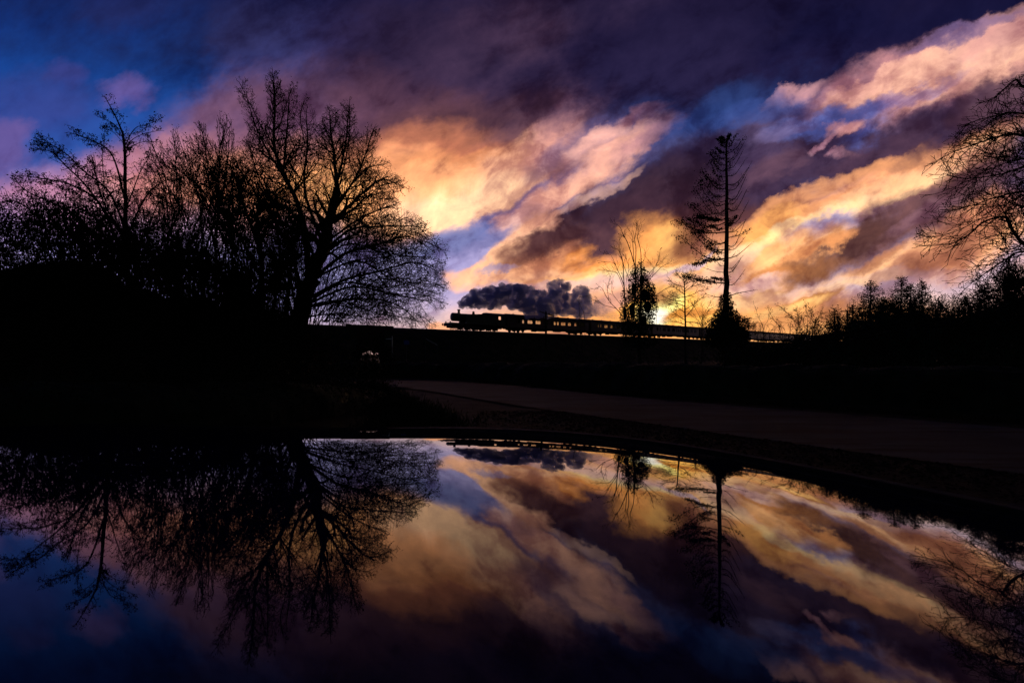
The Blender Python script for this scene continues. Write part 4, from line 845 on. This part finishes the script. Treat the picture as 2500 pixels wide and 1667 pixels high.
# tall fir, half bare
Y0 = 60.
base = at(1668, 814, Y0); root = thing('fir_tree', 'tall half-bare fir standing alone against the sky, ivy at its foot', 'tree', (base.x, base.y, 0))
P = Plant(71, seg=.45, wig=.14, up=.05, bp=.35, maxlev=2, rmin=.014, leafp=0, leafs=.2, ang=(25, 60), ratio=(.3, .55))
P.limb([tuple(at(1667, 880, Y0)), tuple(at(1667, 700, Y0)), tuple(at(1668.5, 560, Y0)), tuple(at(1669, 430, Y0)), tuple(at(1668.5, 340, Y0)), tuple(at(1672, 307, Y0))], .42, .03, 0, 1, tip=False)
def fbr(j, tip, bend, r=.05, fol=0, side=10, dy=0.):
    """a branch: junction on the trunk, its tip, sag of its middle; fol = how much green is left on the outer part"""
    a = z8(*j); b = z8(*tip); yj = Y0; yt = Y0+dy; m = ((a[0]*.55+b[0]*.45), (a[1]*.5+b[1]*.5)+bend)
    pts = [tuple(at(*a, yj)), tuple(at(*m, (yj+yt)/2)), tuple(at(*b, yt))]
    Lb = math.hypot(a[0]-b[0], a[1]-b[1])*Y0/F; out = P.limb(pts, r, .022, side, min(.7, .2*Lb)*(1+.2*(fol > 0)), start=.15, ang=None)
    if fol:
        for i in range(int(len(out)*(.45 if fol < 2 else .1)), len(out)):
            for _ in range(int(60*fol)):
                q = out[i]; P.leaf((q[0]+P.r.gauss(0, .09*Lb), q[1]+P.r.gauss(0, .06*Lb+.05), q[2]+P.r.gauss(0, .025*Lb+.03)+.05), 1, .05, .2)
T = 497
LB = [((T, 1115), (215, 1068), 5, .06, 1.6), ((T, 960), (280, 985), -6, .04, 1.2), ((T, 945), (172, 790), 22, .06, .8), ((T, 1040), (330, 1005), 4, .03, 0), ((T, 1210), (345, 1190), 4, .04, 0), ((T, 880), (255, 760), 18, .045, .8), ((T, 830), (290, 760), 16, .05, .8), ((T, 760), (168, 690), 12, .055, 1.6),
      ((T, 690), (235, 670), 14, .045, 1.2), ((T, 668), (300, 650), 6, .05, 1.6), ((T, 665), (250, 568), 20, .045, .9), ((T, 600), (285, 470), 32, .045, 1.3), ((T, 560), (300, 420), 26, .04, 1.1), ((T, 500), (320, 395), 22, .04, 1.), ((T, 455), (332, 338), 18, .04, 1.1), ((T, 420), (350, 372), 12, .035, .8), ((T, 400), (385, 280), 20, .03, .4),
      ((T, 330), (395, 262), 12, .03, .7), ((T, 290), (382, 212), 12, .028, .6), ((T, 240), (400, 200), 10, .025, .7), ((T, 205), (425, 180), 6, .025, .8), ((T, 170), (440, 118), 6, .02, .8), ((T, 140), (448, 105), 6, .02, .6), ((T, 120), (460, 100), 3, .02, .8), ((T, 820), (370, 800), 10, .03, 0), ((T, 900), (360, 860), 8, .025, .6), ((T, 640), (400, 560), 14, .03, 0), ((T, 540), (380, 480), 12, .03, 0), ((T, 370), (400, 340), 8, .025, .3),
      ((T, 730), (380, 720), 6, .03, .3), ((T, 1090), (400, 1080), 2, .03, .6), ((T, 990), (385, 900), 14, .02, 0)]
RB = [((T, 1212), (690, 1165), -2, .045, 0), ((T, 1130), (617, 1030), 12, .035, 0), ((T, 1040), (597, 940), 12, .03, 0), ((T, 1010), (580, 960), 8, .025, 0), ((T, 945), (656, 850), 8, .045, 0), ((T, 880), (620, 800), 12, .03, 0), ((T, 850), (622, 690), 26, .035, 0), ((T, 800), (660, 745), 4, .04, .1), ((T, 760), (620, 690), 10, .03, 0), ((T, 670), (642, 556), 26, .045, 0),
      ((T, 590), (636, 465), 26, .045, 0), ((T, 560), (600, 480), 14, .03, 0), ((T, 520), (625, 385), 24, .04, 0), ((T, 470), (640, 330), 18, .035, 0), ((T, 430), (662, 288), 18, .035, 0), ((T, 370), (622, 262), 14, .03, 0), ((T, 320), (606, 200), 14, .028, 0), ((T, 280), (612, 150), 12, .025, 0), ((T, 215), (622, 96), 10, .025, .3), ((T, 170), (560, 90), 8, .02, .4), ((T, 250), (570, 200), 8, .02, 0), ((T, 720), (560, 650), 8, .03, .5), ((T, 140), (520, 80), 4, .02, .7)]
rr = random.Random(5)
for k, (j, t_, b_, r_, f_) in enumerate(LB+RB):
    f_ *= .4 if j[1] < 620 else .9
    fbr(j, t_, b_*1.0, r_*1.7, f_, 7, rr.uniform(-2.2, 2.2))
for k in range(22):                                 # branches towards and away from the lane
    y = rr.uniform(130, 1150); L_ = (y-60)*.0024*rr.uniform(.5, 1.); sx = rr.choice((-1, 1))
    q = at(*z8(T, y), Y0); a = rr.uniform(-.9, .9); e = (q[0]+L_*math.sin(a)*.8, q[1]+sx*L_*math.cos(a)*1.2, q[2]+L_*.35)
    P.limb([tuple(q), ((q[0]+e[0])/2, (q[1]+e[1])/2, (q[2]+e[2])/2-.15*L_), e], .03, .013, 7, .6)
    if rr.random() < .4:
        for _ in range(12): P.leaf(e, 1, .16, .14)
for _ in range(220):                                # dense narrow top
    y = rr.uniform(90, 330); q = at(*z8(T+rr.gauss(0, (y-60)*.05), y), Y0); P.leaf(q, 1, .1, .14)
for _ in range(350): P.leaf(at(*z8(T+rr.gauss(10, 12), rr.uniform(660, 740)), Y0), 1, .08, .14)
done(P, root, leafmat='needle', limbname='branch')
def leafmass(name, label, cat, blobs, Y0, n, size, seed, leafmat='ivy', group=None, stem=None, twigs=0, tl=1.):
    """blobs: (px, py, rx, ry) clumps; leaves crowd on them; a lumpy inner mass keeps the middle dark"""
    rnd = random.Random(seed); b0 = blobs[0]; base = at(sum(b[0] for b in blobs)/len(blobs), 814, Y0)
    root = thing(name, label, cat, (base.x, base.y, 0), 0, group); P = Plant(seed, leafs=size, seg=.3, wig=.14, up=.06, bp=.45, maxlev=3, rmin=.012, leafp=.5 if twigs else 0)
    if stem:
        P.limb([tuple(at(x, y, Y0)) for x, y in stem], .22, .08, 0, 1, tip=False)
    tot = sum(b[2]*b[3] for b in blobs); mb = MB(); k_ = Y0/F
    for (x, y, rx, ry) in blobs:
        c = at(x, y, Y0)
        for _ in range(int(n*rx*ry/tot)):
            a = rnd.gauss(0, 1); b = rnd.gauss(0, 1); d = rnd.gauss(0, 1); m = math.sqrt(a*a+b*b+d*d); t = rnd.uniform(.35, 1.06)
            P.leaf((c[0]+a/m*t*rx*k_, c[1]+b/m*t*rx*k_, c[2]+d/m*t*ry*k_), 1, size*.6)
        for _ in range(int(twigs*rx*ry/tot)):
            a = rnd.uniform(-1, 1); q = (c[0]+a*.7*rx*k_, c[1]+rnd.uniform(-.5, .5)*rx*k_, c[2]+.3*ry*k_)
            P.shoot(q, (a*.5, rnd.uniform(-.3, .3), 1), (.5*ry*k_+.3)*rnd.uniform(.6, 1.3)*tl, .02, 1)
        kk = .42; n_ = 10; vs = [(c[0]-base.x, c[1]-base.y, c[2]+ry*k_*kk)]; 
        for i in range(1, 6):
            for j in range(n_):
                th = math.pi*i/6; ph = 2*math.pi*j/n_; w = 1+.22*nz3(c[0]*3+math.cos(ph)*3+i, math.sin(ph)*3+c[2]+i*1.7, 1)
                vs.append((c[0]-base.x+rx*k_*kk*w*math.sin(th)*math.cos(ph), c[1]-base.y+rx*k_*kk*w*math.sin(th)*math.sin(ph), c[2]+ry*k_*kk*w*math.cos(th)))
        vs.append((c[0]-base.x, c[1]-base.y, c[2]-ry*k_*kk)); fs = [(0, 1+j, 1+(j+1) % n_) for j in range(n_)]
        for i in range(4): fs += [(1+i*n_+j, 1+(i+1)*n_+j, 1+(i+1)*n_+(j+1) % n_, 1+i*n_+(j+1) % n_) for j in range(n_)]
        fs += [(51, 41+(j+1) % n_, 41+j) for j in range(n_)]; mb.add(vs, fs)
    settle(P, root); NSEG.append((label[:24], len(P.S), len(P.L_)))
    finish(P, root, leafmat); o = mb.obj('inner_growth', MT[leafmat], root, True); o['kind'] = 'stuff'
    return root
leafmass('ivy_bush', 'dome of ivy round the foot of the tall fir', 'ivy', [(1668, 700, 12, 26), (1668, 735, 26, 26), (1650, 755, 24, 26), (1690, 752, 24, 26), (1668, 775, 42, 26), (1640, 778, 18, 18), (1702, 776, 16, 20)], 59., 16000, .2, 75)
# ivy-covered dead tree with long bare branches
Y0 = 78.
root = thing('ivy_clad_tree', 'ivy-covered tree with long bare forked branches in front of the second coach', 'tree', (at(1462, 814, Y0).x, Y0, 0))
P = Plant(81, seg=.5, wig=.10, up=.05, bp=.3, maxlev=3, rmin=.018, leafp=0, leafs=.27, ang=(18, 45), ratio=(.4, .65))
def zb(*pts): return [z2(*q) for q in pts]
P.limb(pix([(1470, 860)]+zb((500, 1250), (520, 900), (515, 640)), Y0), .32, .08, 0, 1, tip=False)
for pts, r_, n in [(zb((430, 1250), (455, 900), (450, 690), (440, 640), (370, 420), (320, 330), (280, 240), (212, 205)), .14, 9), (zb((440, 640), (425, 420), (420, 340), (385, 280)), .06, 7), (zb((450, 690), (460, 480), (445, 380), (470, 240), (465, 195)), .07, 8), (zb((470, 240), (525, 225)), .03, 1), (zb((515, 640), (510, 500), (478, 360), (490, 310), (485, 250)), .07, 8), (zb((520, 640), (555, 590), (565, 520)), .04, 2),
                   (zb((340, 1250), (335, 980), (325, 800), (315, 620), (270, 500), (232, 478)), .12, 12), (zb((335, 950), (260, 760), (190, 730), (105, 718)), .05, 8), (zb((330, 1000), (330, 880), (250, 690), (190, 560), (125, 535)), .05, 8), (zb((330, 900), (280, 760), (215, 640), (95, 620)), .04, 7), (zb((400, 840), (340, 700), (280, 500), (280, 360)), .05, 8),
                   (zb((320, 1220), (240, 1130), (165, 1050), (80, 905), (30, 908)), .07, 8), (zb((240, 1130), (120, 1100), (60, 1060), (0, 1040)), .05, 6), (zb((165, 1050), (150, 900), (190, 760)), .04, 5), (zb((300, 1100), (200, 960), (200, 860)), .04, 5),
                   (zb((620, 800), (700, 720), (740, 680), (820, 640)), .05, 6), (zb((640, 790), (650, 690), (620, 640)), .04, 4), (zb((600, 760), (690, 640), (712, 550)), .04, 5), (zb((620, 780), (660, 700), (780, 580)), .03, 4), (zb((680, 990), (780, 920), (865, 872)), .05, 2), (zb((650, 1090), (740, 1040), (820, 1080)), .03, 5), (zb((680, 1340), (682, 1200), (665, 1130)), .03, 2), (zb((400, 1000), (350, 880), (380, 700), (345, 560)), .04, 7)]:
    P.limb(pix(pts, Y0, rr.uniform(-2, 2)), r_, .02, int(n*1.5), 1.5, start=.35)
for _ in range(300):
    pass
done(P, root, limbname='branch')
leafmass('ivy', 'thick ivy climbing the dead tree in front of the second coach', 'ivy', [(1472, 612, 5, 12), (1475, 642, 15, 26), (1481, 678, 19, 34), (1487, 705, 20, 32), (1458, 625, 5, 14), (1455, 665, 10, 38), (1452, 712, 15, 40), (1434, 680, 5, 14), (1435, 722, 9, 34), (1476, 738, 22, 30), (1496, 665, 7, 12), (1501, 690, 6, 16), (1446, 760, 18, 26), (1468, 785, 40, 14)], 77.4, 12500, .25, 83)
# slim bare tree between the ivy tree and the fir
Y0 = 70.
root = thing('bare_tree', 'slim bare tree with upswept side branches between the ivy tree and the fir', 'tree', (at(1573, 814, Y0).x, Y0, 0))
P = Plant(91, seg=.35, wig=.14, up=.05, bp=.4, maxlev=3, rmin=.015, leafp=0, ang=(25, 60), ratio=(.35, .6))
P.limb(pix([(1575, 870)]+zb((1000, 1330), (993, 1000), (985, 830), (975, 730)), Y0), .17, .025, 16, 1.1, start=.5)
for pts in [((990, 1010), (890, 1010), (820, 965)), ((990, 1060), (850, 1040), (760, 1000)), ((990, 900), (870, 860), (825, 810)), ((985, 830), (930, 780), (900, 740)), ((992, 1110), (880, 1070), (790, 1110)), ((995, 1260), (900, 1200), (865, 1170)), ((998, 1310), (890, 1280), (765, 1290)), ((992, 950), (1060, 900), (1150, 880), (1205, 890)), ((993, 1010), (1080, 980), (1160, 940), (1245, 920)), ((990, 880), (1060, 840), (1160, 840)), ((995, 1150), (1100, 1080), (1200, 1000)), ((996, 1230), (1080, 1130), (1100, 1060)), ((985, 860), (1040, 780), (1060, 740)), ((997, 1280), (1110, 1290), (1200, 1330)), ((992, 980), (920, 930), (860, 890)), ((994, 1180), (930, 1130), (900, 1080))]:
    P.limb(pix(zb(*pts), Y0, rr.uniform(-1.5, 1.5)), .06, .02, 22, 1.0, start=.15)
done(P, root, limbname='branch')
def twiggy(label, px, py_base, Y0, stems, seed, cat='bush', name='leafless_bush', L=.9, n=16, r=.04, leafp=.15, group=None, leafs=.1):
    root = thing(name, label, cat, (at(px, 814, Y0).x, Y0, 0), 0, group)
    P = Plant(seed, seg=.3, wig=.15, up=.03, bp=.5, maxlev=3, rmin=.012, leafp=leafp, leafs=leafs, nleaf=1, ang=(25, 60), ratio=(.4, .65)); rnd = random.Random(seed)
    for pts in stems: P.limb(pix([(px+(pts[0][0]-px)*.3, py_base)]+list(pts), Y0, rnd.uniform(-1, 1)), r, .014, n, L, start=.2)
    done(P, root, trunk='stem', limbname='stem'); return root
twiggy('rounded twiggy bush between the slim tree and the fir', 1612, 830, 74., [zb((1190, 1330), (1100, 1120), (1040, 1060)), zb((1180, 1330), (1210, 1190), (1290, 1050)), zb((1190, 1300), (1260, 1150), (1380, 1100)), zb((1170, 1330), (1080, 1220), (1030, 1180)), zb((1200, 1330), (1300, 1220), (1370, 1200)), zb((1180, 1330), (1190, 1150), (1180, 1090))], 101, n=26)
twiggy('small twiggy bush just right of the ivy dome at the fir', 1722, 840, 60., [zb((1640, 1340), (1680, 1280), (1700, 1240)), zb((1650, 1360), (1720, 1300), (1770, 1370)), zb((1620, 1340), (1640, 1270), (1650, 1250)), zb((1660, 1370), (1740, 1340), (1750, 1300))], 103, n=30, L=.6, leafp=.5)
twiggy('thin forked sapling right of the fir, first of a sparse row', 1755, 840, 62., [zb((1860, 1380), (1800, 1230), (1760, 1110)), zb((1860, 1370), (1900, 1270), (1930, 1180)), zb((1850, 1380), (1830, 1300), (1790, 1290))], 105, 'sapling', 'sapling', n=8, L=.8, r=.03, leafp=0)
twiggy('thin spreading sapling beside the forked one, nearer the hawthorn bush', 1790, 840, 61., [zb((2040, 1390), (1950, 1230), (1910, 1150)), zb((2060, 1390), (2000, 1300), (1940, 1240)), zb((2150, 1330), (2100, 1290), (2050, 1280), (2000, 1260)), zb((2240, 1290), (2140, 1200), (2050, 1130))], 107, 'sapling', 'sapling', n=9, L=.8, r=.03, leafp=0)
twiggy('low scrub along the bank top right of the fir', 1775, 850, 63., [[(x, 790), (x+rr.uniform(-8, 8), 762), (x+rr.uniform(-14, 14), 748)] for x in range(1715, 1850, 9)], 109, 'scrub', 'scrub', n=14, L=.5, r=.025)
twiggy('knobbly hawthorn bush at the left end of the right-hand hedge', 1850, 860, 58., [[(x, 800), (x+rr.uniform(-6, 6), 745), z5(*t_)] for x, t_ in [(1835, (60, 1400)), (1842, (100, 1360)), (1850, (150, 1335)), (1858, (185, 1370)), (1868, (235, 1375)), (1846, (120, 1400)), (1862, (200, 1420)), (1830, (10, 1340)), (1872, (215, 1440))]], 111, n=34, L=.75, leafp=.7, leafs=.14)
# thin dead stem in front of the smoke
twiggy('thin dead stem with a hooked tip in front of the smoke', 1343, 850, 80., [[(1343, 735), (1336, 708), (1330, 696), (1322, 682)], [(1330, 696), (1337, 683), (1352, 680), (1357, 682)], [(1335, 733), (1325, 728), (1318, 725)]], 113, 'dead stem', 'dead_stem', n=3, L=.5, r=.05, leafp=0)
twiggy('straggly weeds growing up in front of the low brick arch', 852, 900, 26., [[(x, 850), (x+rr.uniform(-8, 8), 820), (x+rr.uniform(-16, 16), rr.uniform(796, 812))] for x in range(815, 900, 6)], 151, 'weeds', 'weeds', n=22, L=.45, r=.012, leafp=.8, leafs=.06)
# conifers above the right-hand hedge
def conifer(px, top, base, w, Y0, seed, label, dens=1.):
    root = thing('conifer_tree', label, 'tree', (at(px, 814, Y0).x, Y0, 0), 0, 'dark conifers above the right-hand hedge')
    w *= 1.4; P = Plant(seed, seg=.28, wig=.16, up=.07, bp=.62, maxlev=2, rmin=.012, leafp=.55, leafs=.15, nleaf=1, ang=(25, 60), ratio=(.35, .55)); rnd = random.Random(seed)
    P.limb(pix([(px+2, base+60), (px, (top+base)/2), (px-1, top)], Y0), .14, .015, 0, 1, tip=False); k_ = Y0/F
    z = top+5
    while z < base:
        t = (z-top)/(base-top); Lh = (w*(.05+1.*t**.8))*k_
        for _ in range(int(6*dens)):
            a = rnd.uniform(0, 6.28); q = at(px, z+rnd.uniform(-2, 2), Y0)
            P.shoot(tuple(q), (math.cos(a), math.sin(a), .15), Lh*rnd.uniform(.6, 1.15), .025, 0)
        z += 3.2
    done(P, root, leafmat='needle')
for k, a in enumerate([
    (1917, 706, 790, 26, 58., 'small conifer standing just left of the taller pair'), (1958, 700, 790, 26, 57., 'low bushy conifer tucked against the left side of the tallest conifer'), (2000, 646, 790, 38, 55., 'pointed conifer first of the tall ones from the left'), (2030, 680, 800, 30, 56., 'shorter conifer in the dip between two pointed ones'), (2070, 636, 800, 38, 54., 'tallest pointed conifer in the middle of the group'),
    (2092, 650, 800, 24, 55., 'narrow conifer leaning against the tallest one'), (2118, 642, 800, 28, 53., 'conifer with a double top under the drooping bare branches'), (2160, 690, 800, 30, 52., 'low conifer in the gap under the bare tree'), (2215, 680, 810, 34, 50., 'broad low conifer behind the bare tree twigs'), (2262, 655, 810, 34, 49., 'conifer right of the broad low one, behind hanging twigs'), (2318, 610, 820, 40, 48., 'tall dark conifer at the right edge of the picture')]):
    conifer(*a[:5], 120+k, a[5], 1.25)
leafmass('bush', 'dark rounded bush mass below the conifers', 'bush', [(1900, 778, 60, 30), (1970, 762, 60, 48), (2040, 750, 70, 62), (2110, 750, 60, 66), (2180, 755, 60, 62), (2250, 750, 60, 76), (2330, 725, 70, 98), (2420, 720, 70, 120), (1840, 792, 50, 18)], 50., 34000, .17, 141, 'leaf', twigs=300)

# ------------------------------------------------------------------ telegraph pole and wires
Yp = 93.; pb = at(1254, 814, Yp)
root = thing('telegraph_pole', 'telegraph pole with tilted crossarms beside the first coach', 'telegraph pole', (pb.x, Yp, 3.6))
top = at(1254, 716, Yp).z-3.6; k_ = Yp/F
MB().tube((0, 0, -.6), (0, 0, top), .22, .16, n=10).obj('pole', MT['pole'], root)
arm = MB(); arm.tube((-1.15, 0, top+.05), (1.5, 0, top-.85), .07, n=6).obj('crossarm', MT['pole'], root)
MB().tube((-.2, 0, top-.3), (1.5, .1, top-.62), .05, n=6).obj('crossarm', MT['pole'], root); MB().tube((-.5, 0, top-.9), (1.5, 0, top-.9), .05, n=6).obj('crossarm', MT['pole'], root)
for x, z in ((-1.1, .05), (-.5, -.15), (.5, -.45), (1.1, -.7), (1.45, -.83), (1.3, -.55), (.6, -.40), (-.05, 0)): MB().lathe((x, 0, top+z), (0, 0, 1), [(0, .05), (.12, .07), (.2, .05), (.22, .02)], 8).obj('insulator', MT['steel'], root)
rp_ = at(1946, 814, 72.)
r2 = thing('telegraph_pole', 'distant telegraph pole half hidden among the small conifers', 'telegraph pole', (rp_.x, 72., 2.0)); t2 = at(1946, 712, 72.).z-2.0
MB().tube((0, 0, -.5), (0, 0, t2), .13, .1, n=8).obj('pole', MT['pole'], r2); MB().tube((-.9, 0, t2-.15), (.9, 0, t2-.15), .05, n=6).obj('crossarm', MT['pole'], r2)
for k, (ya, yb) in enumerate([(726, 715), (731, 717.5), (735, 722), (738, 725)]):
    a = at(1262, ya, Yp); b = at(1946, yb, 72.); n = 24; mb = MB(); pts = []
    for i in range(n+1):
        t = i/n; p = a.lerp(b, t); p.z -= .45*4*t*(1-t)*.6; pts.append(p)
    for p, q in zip(pts, pts[1:]): mb.tube(p, q, .011, n=4, cap=False)
    tag(mb.obj('telegraph_wire', MT['steel']), 'thin telegraph wire strung between the two poles, '+['highest', 'second from the top', 'third from the top', 'lowest'][k]+' of four', 'wire')

# ------------------------------------------------------------------ small pale things near the bridge
Y_ = 40.; g = at(901, 772, Y_)
root = thing('gate_post', 'pale post with a side rail catching light near the railway bridge', 'post', (g.x, Y_, 0)); MB().box(-.03, .03, -.03, .03, 0, g.z).box(-.03, .03, -.035, -.03, g.z-.02, g.z).obj('post', MT['white'], root)
MB().box(-.50, -.03, -.02, .02, g.z-.24, g.z-.18).obj('rail', MT['white'], root)
g = at(934, 786, 42.); root = thing('road_sign', 'small pale blue sign on a post left of the road end', 'sign', (g.x, 42., 0)); MB().tube((0, 0, 0), (0, 0, g.z+.2), .03, n=8).obj('post', MT['steel'], root); MB().box(-.22, .22, -.05, -.03, g.z-.18, g.z+.16).obj('plate', MT['blue'], root)
a = at(978, 778, 45.); b = at(1004, 792, 45.); root = thing('handrail', 'short sloping pale handrail below the railway, right of the post', 'handrail', (b.x, 45., 0)); MB().tube((a.x-b.x, 0, a.z), (0, 0, b.z), .018, n=6).obj('rail', MT['white'], root); MB().tube((a.x-b.x, 0, .3), (a.x-b.x, 0, a.z), .02, n=6).tube((0, 0, .3), (0, 0, b.z), .02, n=6).obj('post', MT['steel'], root)

# ------------------------------------------------------------------ smoke
puffs = [(345, 415, 30), (365, 440, 42), (420, 405, 66), (455, 370, 55), (500, 400, 80), (560, 340, 70), (600, 350, 84), (650, 310, 70), (690, 300, 80), (740, 340, 100), (790, 300, 70), (822, 250, 36), (818, 215, 30), (842, 225, 22), (850, 310, 96), (905, 260, 50), (935, 290, 84), (1000, 280, 70), (1030, 300, 90), (1080, 290, 80), (1120, 320, 80), (1170, 270, 40), (1190, 350, 84), (1250, 330, 64), (1290, 340, 66), (1320, 390, 80),
         (620, 430, 60), (560, 420, 50), (690, 440, 62), (780, 420, 60), (740, 470, 30), (800, 470, 26), (940, 460, 50), (930, 420, 60), (980, 440, 60), (1080, 440, 90), (1040, 380, 90), (1180, 460, 110), (1130, 500, 70), (1240, 500, 80), (1300, 460, 100), (880, 370, 70), (1400, 210, 42), (1430, 190, 36), (1470, 175, 34), (1525, 175, 26), (1500, 210, 50), (1430, 260, 76), (1500, 280, 84), (1545, 270, 44), (1440, 350, 96), (1520, 370, 84), (1560, 430, 60), (1400, 440, 80), (1480, 450, 60),
         (1620, 360, 50), (1690, 280, 50), (1720, 260, 40), (1760, 270, 44), (1810, 290, 30), (1740, 330, 80), (1680, 380, 80), (1790, 380, 60), (1620, 430, 60), (1700, 460, 70), (1790, 480, 70), (1830, 560, 40), (1740, 540, 50), (1600, 380, 70), (1560, 350, 60), (1620, 470, 90), (1540, 500, 80), (1350, 520, 80), (1420, 530, 60), (1150, 540, 60), (1250, 550, 60), (1700, 540, 60), (1790, 550, 50), (1780, 440, 80), (1880, 520, 60), (1960, 500, 70), (2050, 540, 60), (1930, 440, 50), (2120, 565, 46), (1990, 570, 50), (1200, 545, 40), (1650, 520, 36), (470, 470, 26), (430, 470, 22)]
bm = bmesh.new(); rnd = random.Random(6)
def zz(x, y): return (987.8+.2*x, 611.5+.2*y)
YS = lambda x: 98+(x-345)/1500*17
for (x, y, r) in puffs:
    c = at(*zz(x, y), YS(x)); rad = r*.2*YS(x)/F*1.12
    for q in range(3):
        k = 1. if q == 0 else rnd.uniform(.5, .75); d = Vector((rnd.uniform(-1, 1), rnd.uniform(-1.6, 1.6), rnd.uniform(-.7, .7)))*rad*(.0 if q == 0 else .75)
        bmesh.ops.create_icosphere(bm, subdivisions=3, radius=rad*k*.96, matrix=Matrix.Translation(c+d))
me = bpy.data.meshes.new('smoke'); bm.to_mesh(me); bm.free()
sm = bpy.data.materials.new('smoke'); sm.use_nodes = True; st = sm.node_tree; st.nodes.clear(); so = st.nodes.new('ShaderNodeOutputMaterial'); sv_ = st.nodes.new('ShaderNodeVolumePrincipled')
sv_.inputs['Color'].default_value = (.68, .72, .97, 1); sv_.inputs['Density'].default_value = 1.1; sv_.inputs['Anisotropy'].default_value = .45
stc = st.nodes.new('ShaderNodeTexCoord'); sn = st.nodes.new('ShaderNodeTexNoise'); sn.inputs['Scale'].default_value = .9; sn.inputs['Detail'].default_value = 5; sn.inputs['Roughness'].default_value = .6; st.links.new(stc.outputs['Object'], sn.inputs['Vector'])
sr = st.nodes.new('ShaderNodeMapRange'); sr.inputs[1].default_value = .38; sr.inputs[2].default_value = .62; sr.inputs[3].default_value = .3; sr.inputs[4].default_value = 2.5; st.links.new(sn.outputs[0], sr.inputs[0])
# thinner towards the tail of the plume
ssx = st.nodes.new('ShaderNodeSeparateXYZ'); st.links.new(stc.outputs['Object'], ssx.inputs[0]); smr = st.nodes.new('ShaderNodeMapRange'); st.links.new(ssx.outputs[0], smr.inputs[0]); smr.inputs[1].default_value = -8; smr.inputs[2].default_value = 18; smr.inputs[3].default_value = 1.5; smr.inputs[4].default_value = .85
smm = st.nodes.new('ShaderNodeMath'); smm.operation = 'MULTIPLY'; st.links.new(sr.outputs[0], smm.inputs[0]); st.links.new(smr.outputs[0], smm.inputs[1]); sm2 = st.nodes.new('ShaderNodeMapRange'); st.links.new(ssx.outputs[0], sm2.inputs[0]); sm2.inputs[1].default_value = 16.5; sm2.inputs[2].default_value = 20; sm2.inputs[3].default_value = 1; sm2.inputs[4].default_value = .13
sm3 = st.nodes.new('ShaderNodeMath'); sm3.operation = 'MULTIPLY'; st.links.new(smm.outputs[0], sm3.inputs[0]); st.links.new(sm2.outputs[0], sm3.inputs[1]); st.links.new(sm3.outputs[0], sv_.inputs['Density'])
st.links.new(sv_.outputs[0], so.inputs['Volume']); me.materials.append(sm)
so_ = bpy.data.objects.new('smoke', me); COL.objects.link(so_); tag(so_, 'billowing grey smoke trailing back from the engine chimney', 'smoke', kind='stuff')
rm = so_.modifiers.new('merge', 'REMESH'); rm.mode = 'VOXEL'; rm.voxel_size = .11
for sc_, st_ in ((1.1, .6), (.42, .36)):
    tx = bpy.data.textures.new('billow', 'CLOUDS'); tx.noise_scale = sc_; tx.noise_depth = 2
    dm = so_.modifiers.new('billow', 'DISPLACE'); dm.texture = tx; dm.texture_coords = 'GLOBAL'; dm.strength = st_; dm.mid_level = .5
sc.cycles.volume_step_rate = 1.0; sc.cycles.volume_max_steps = 128
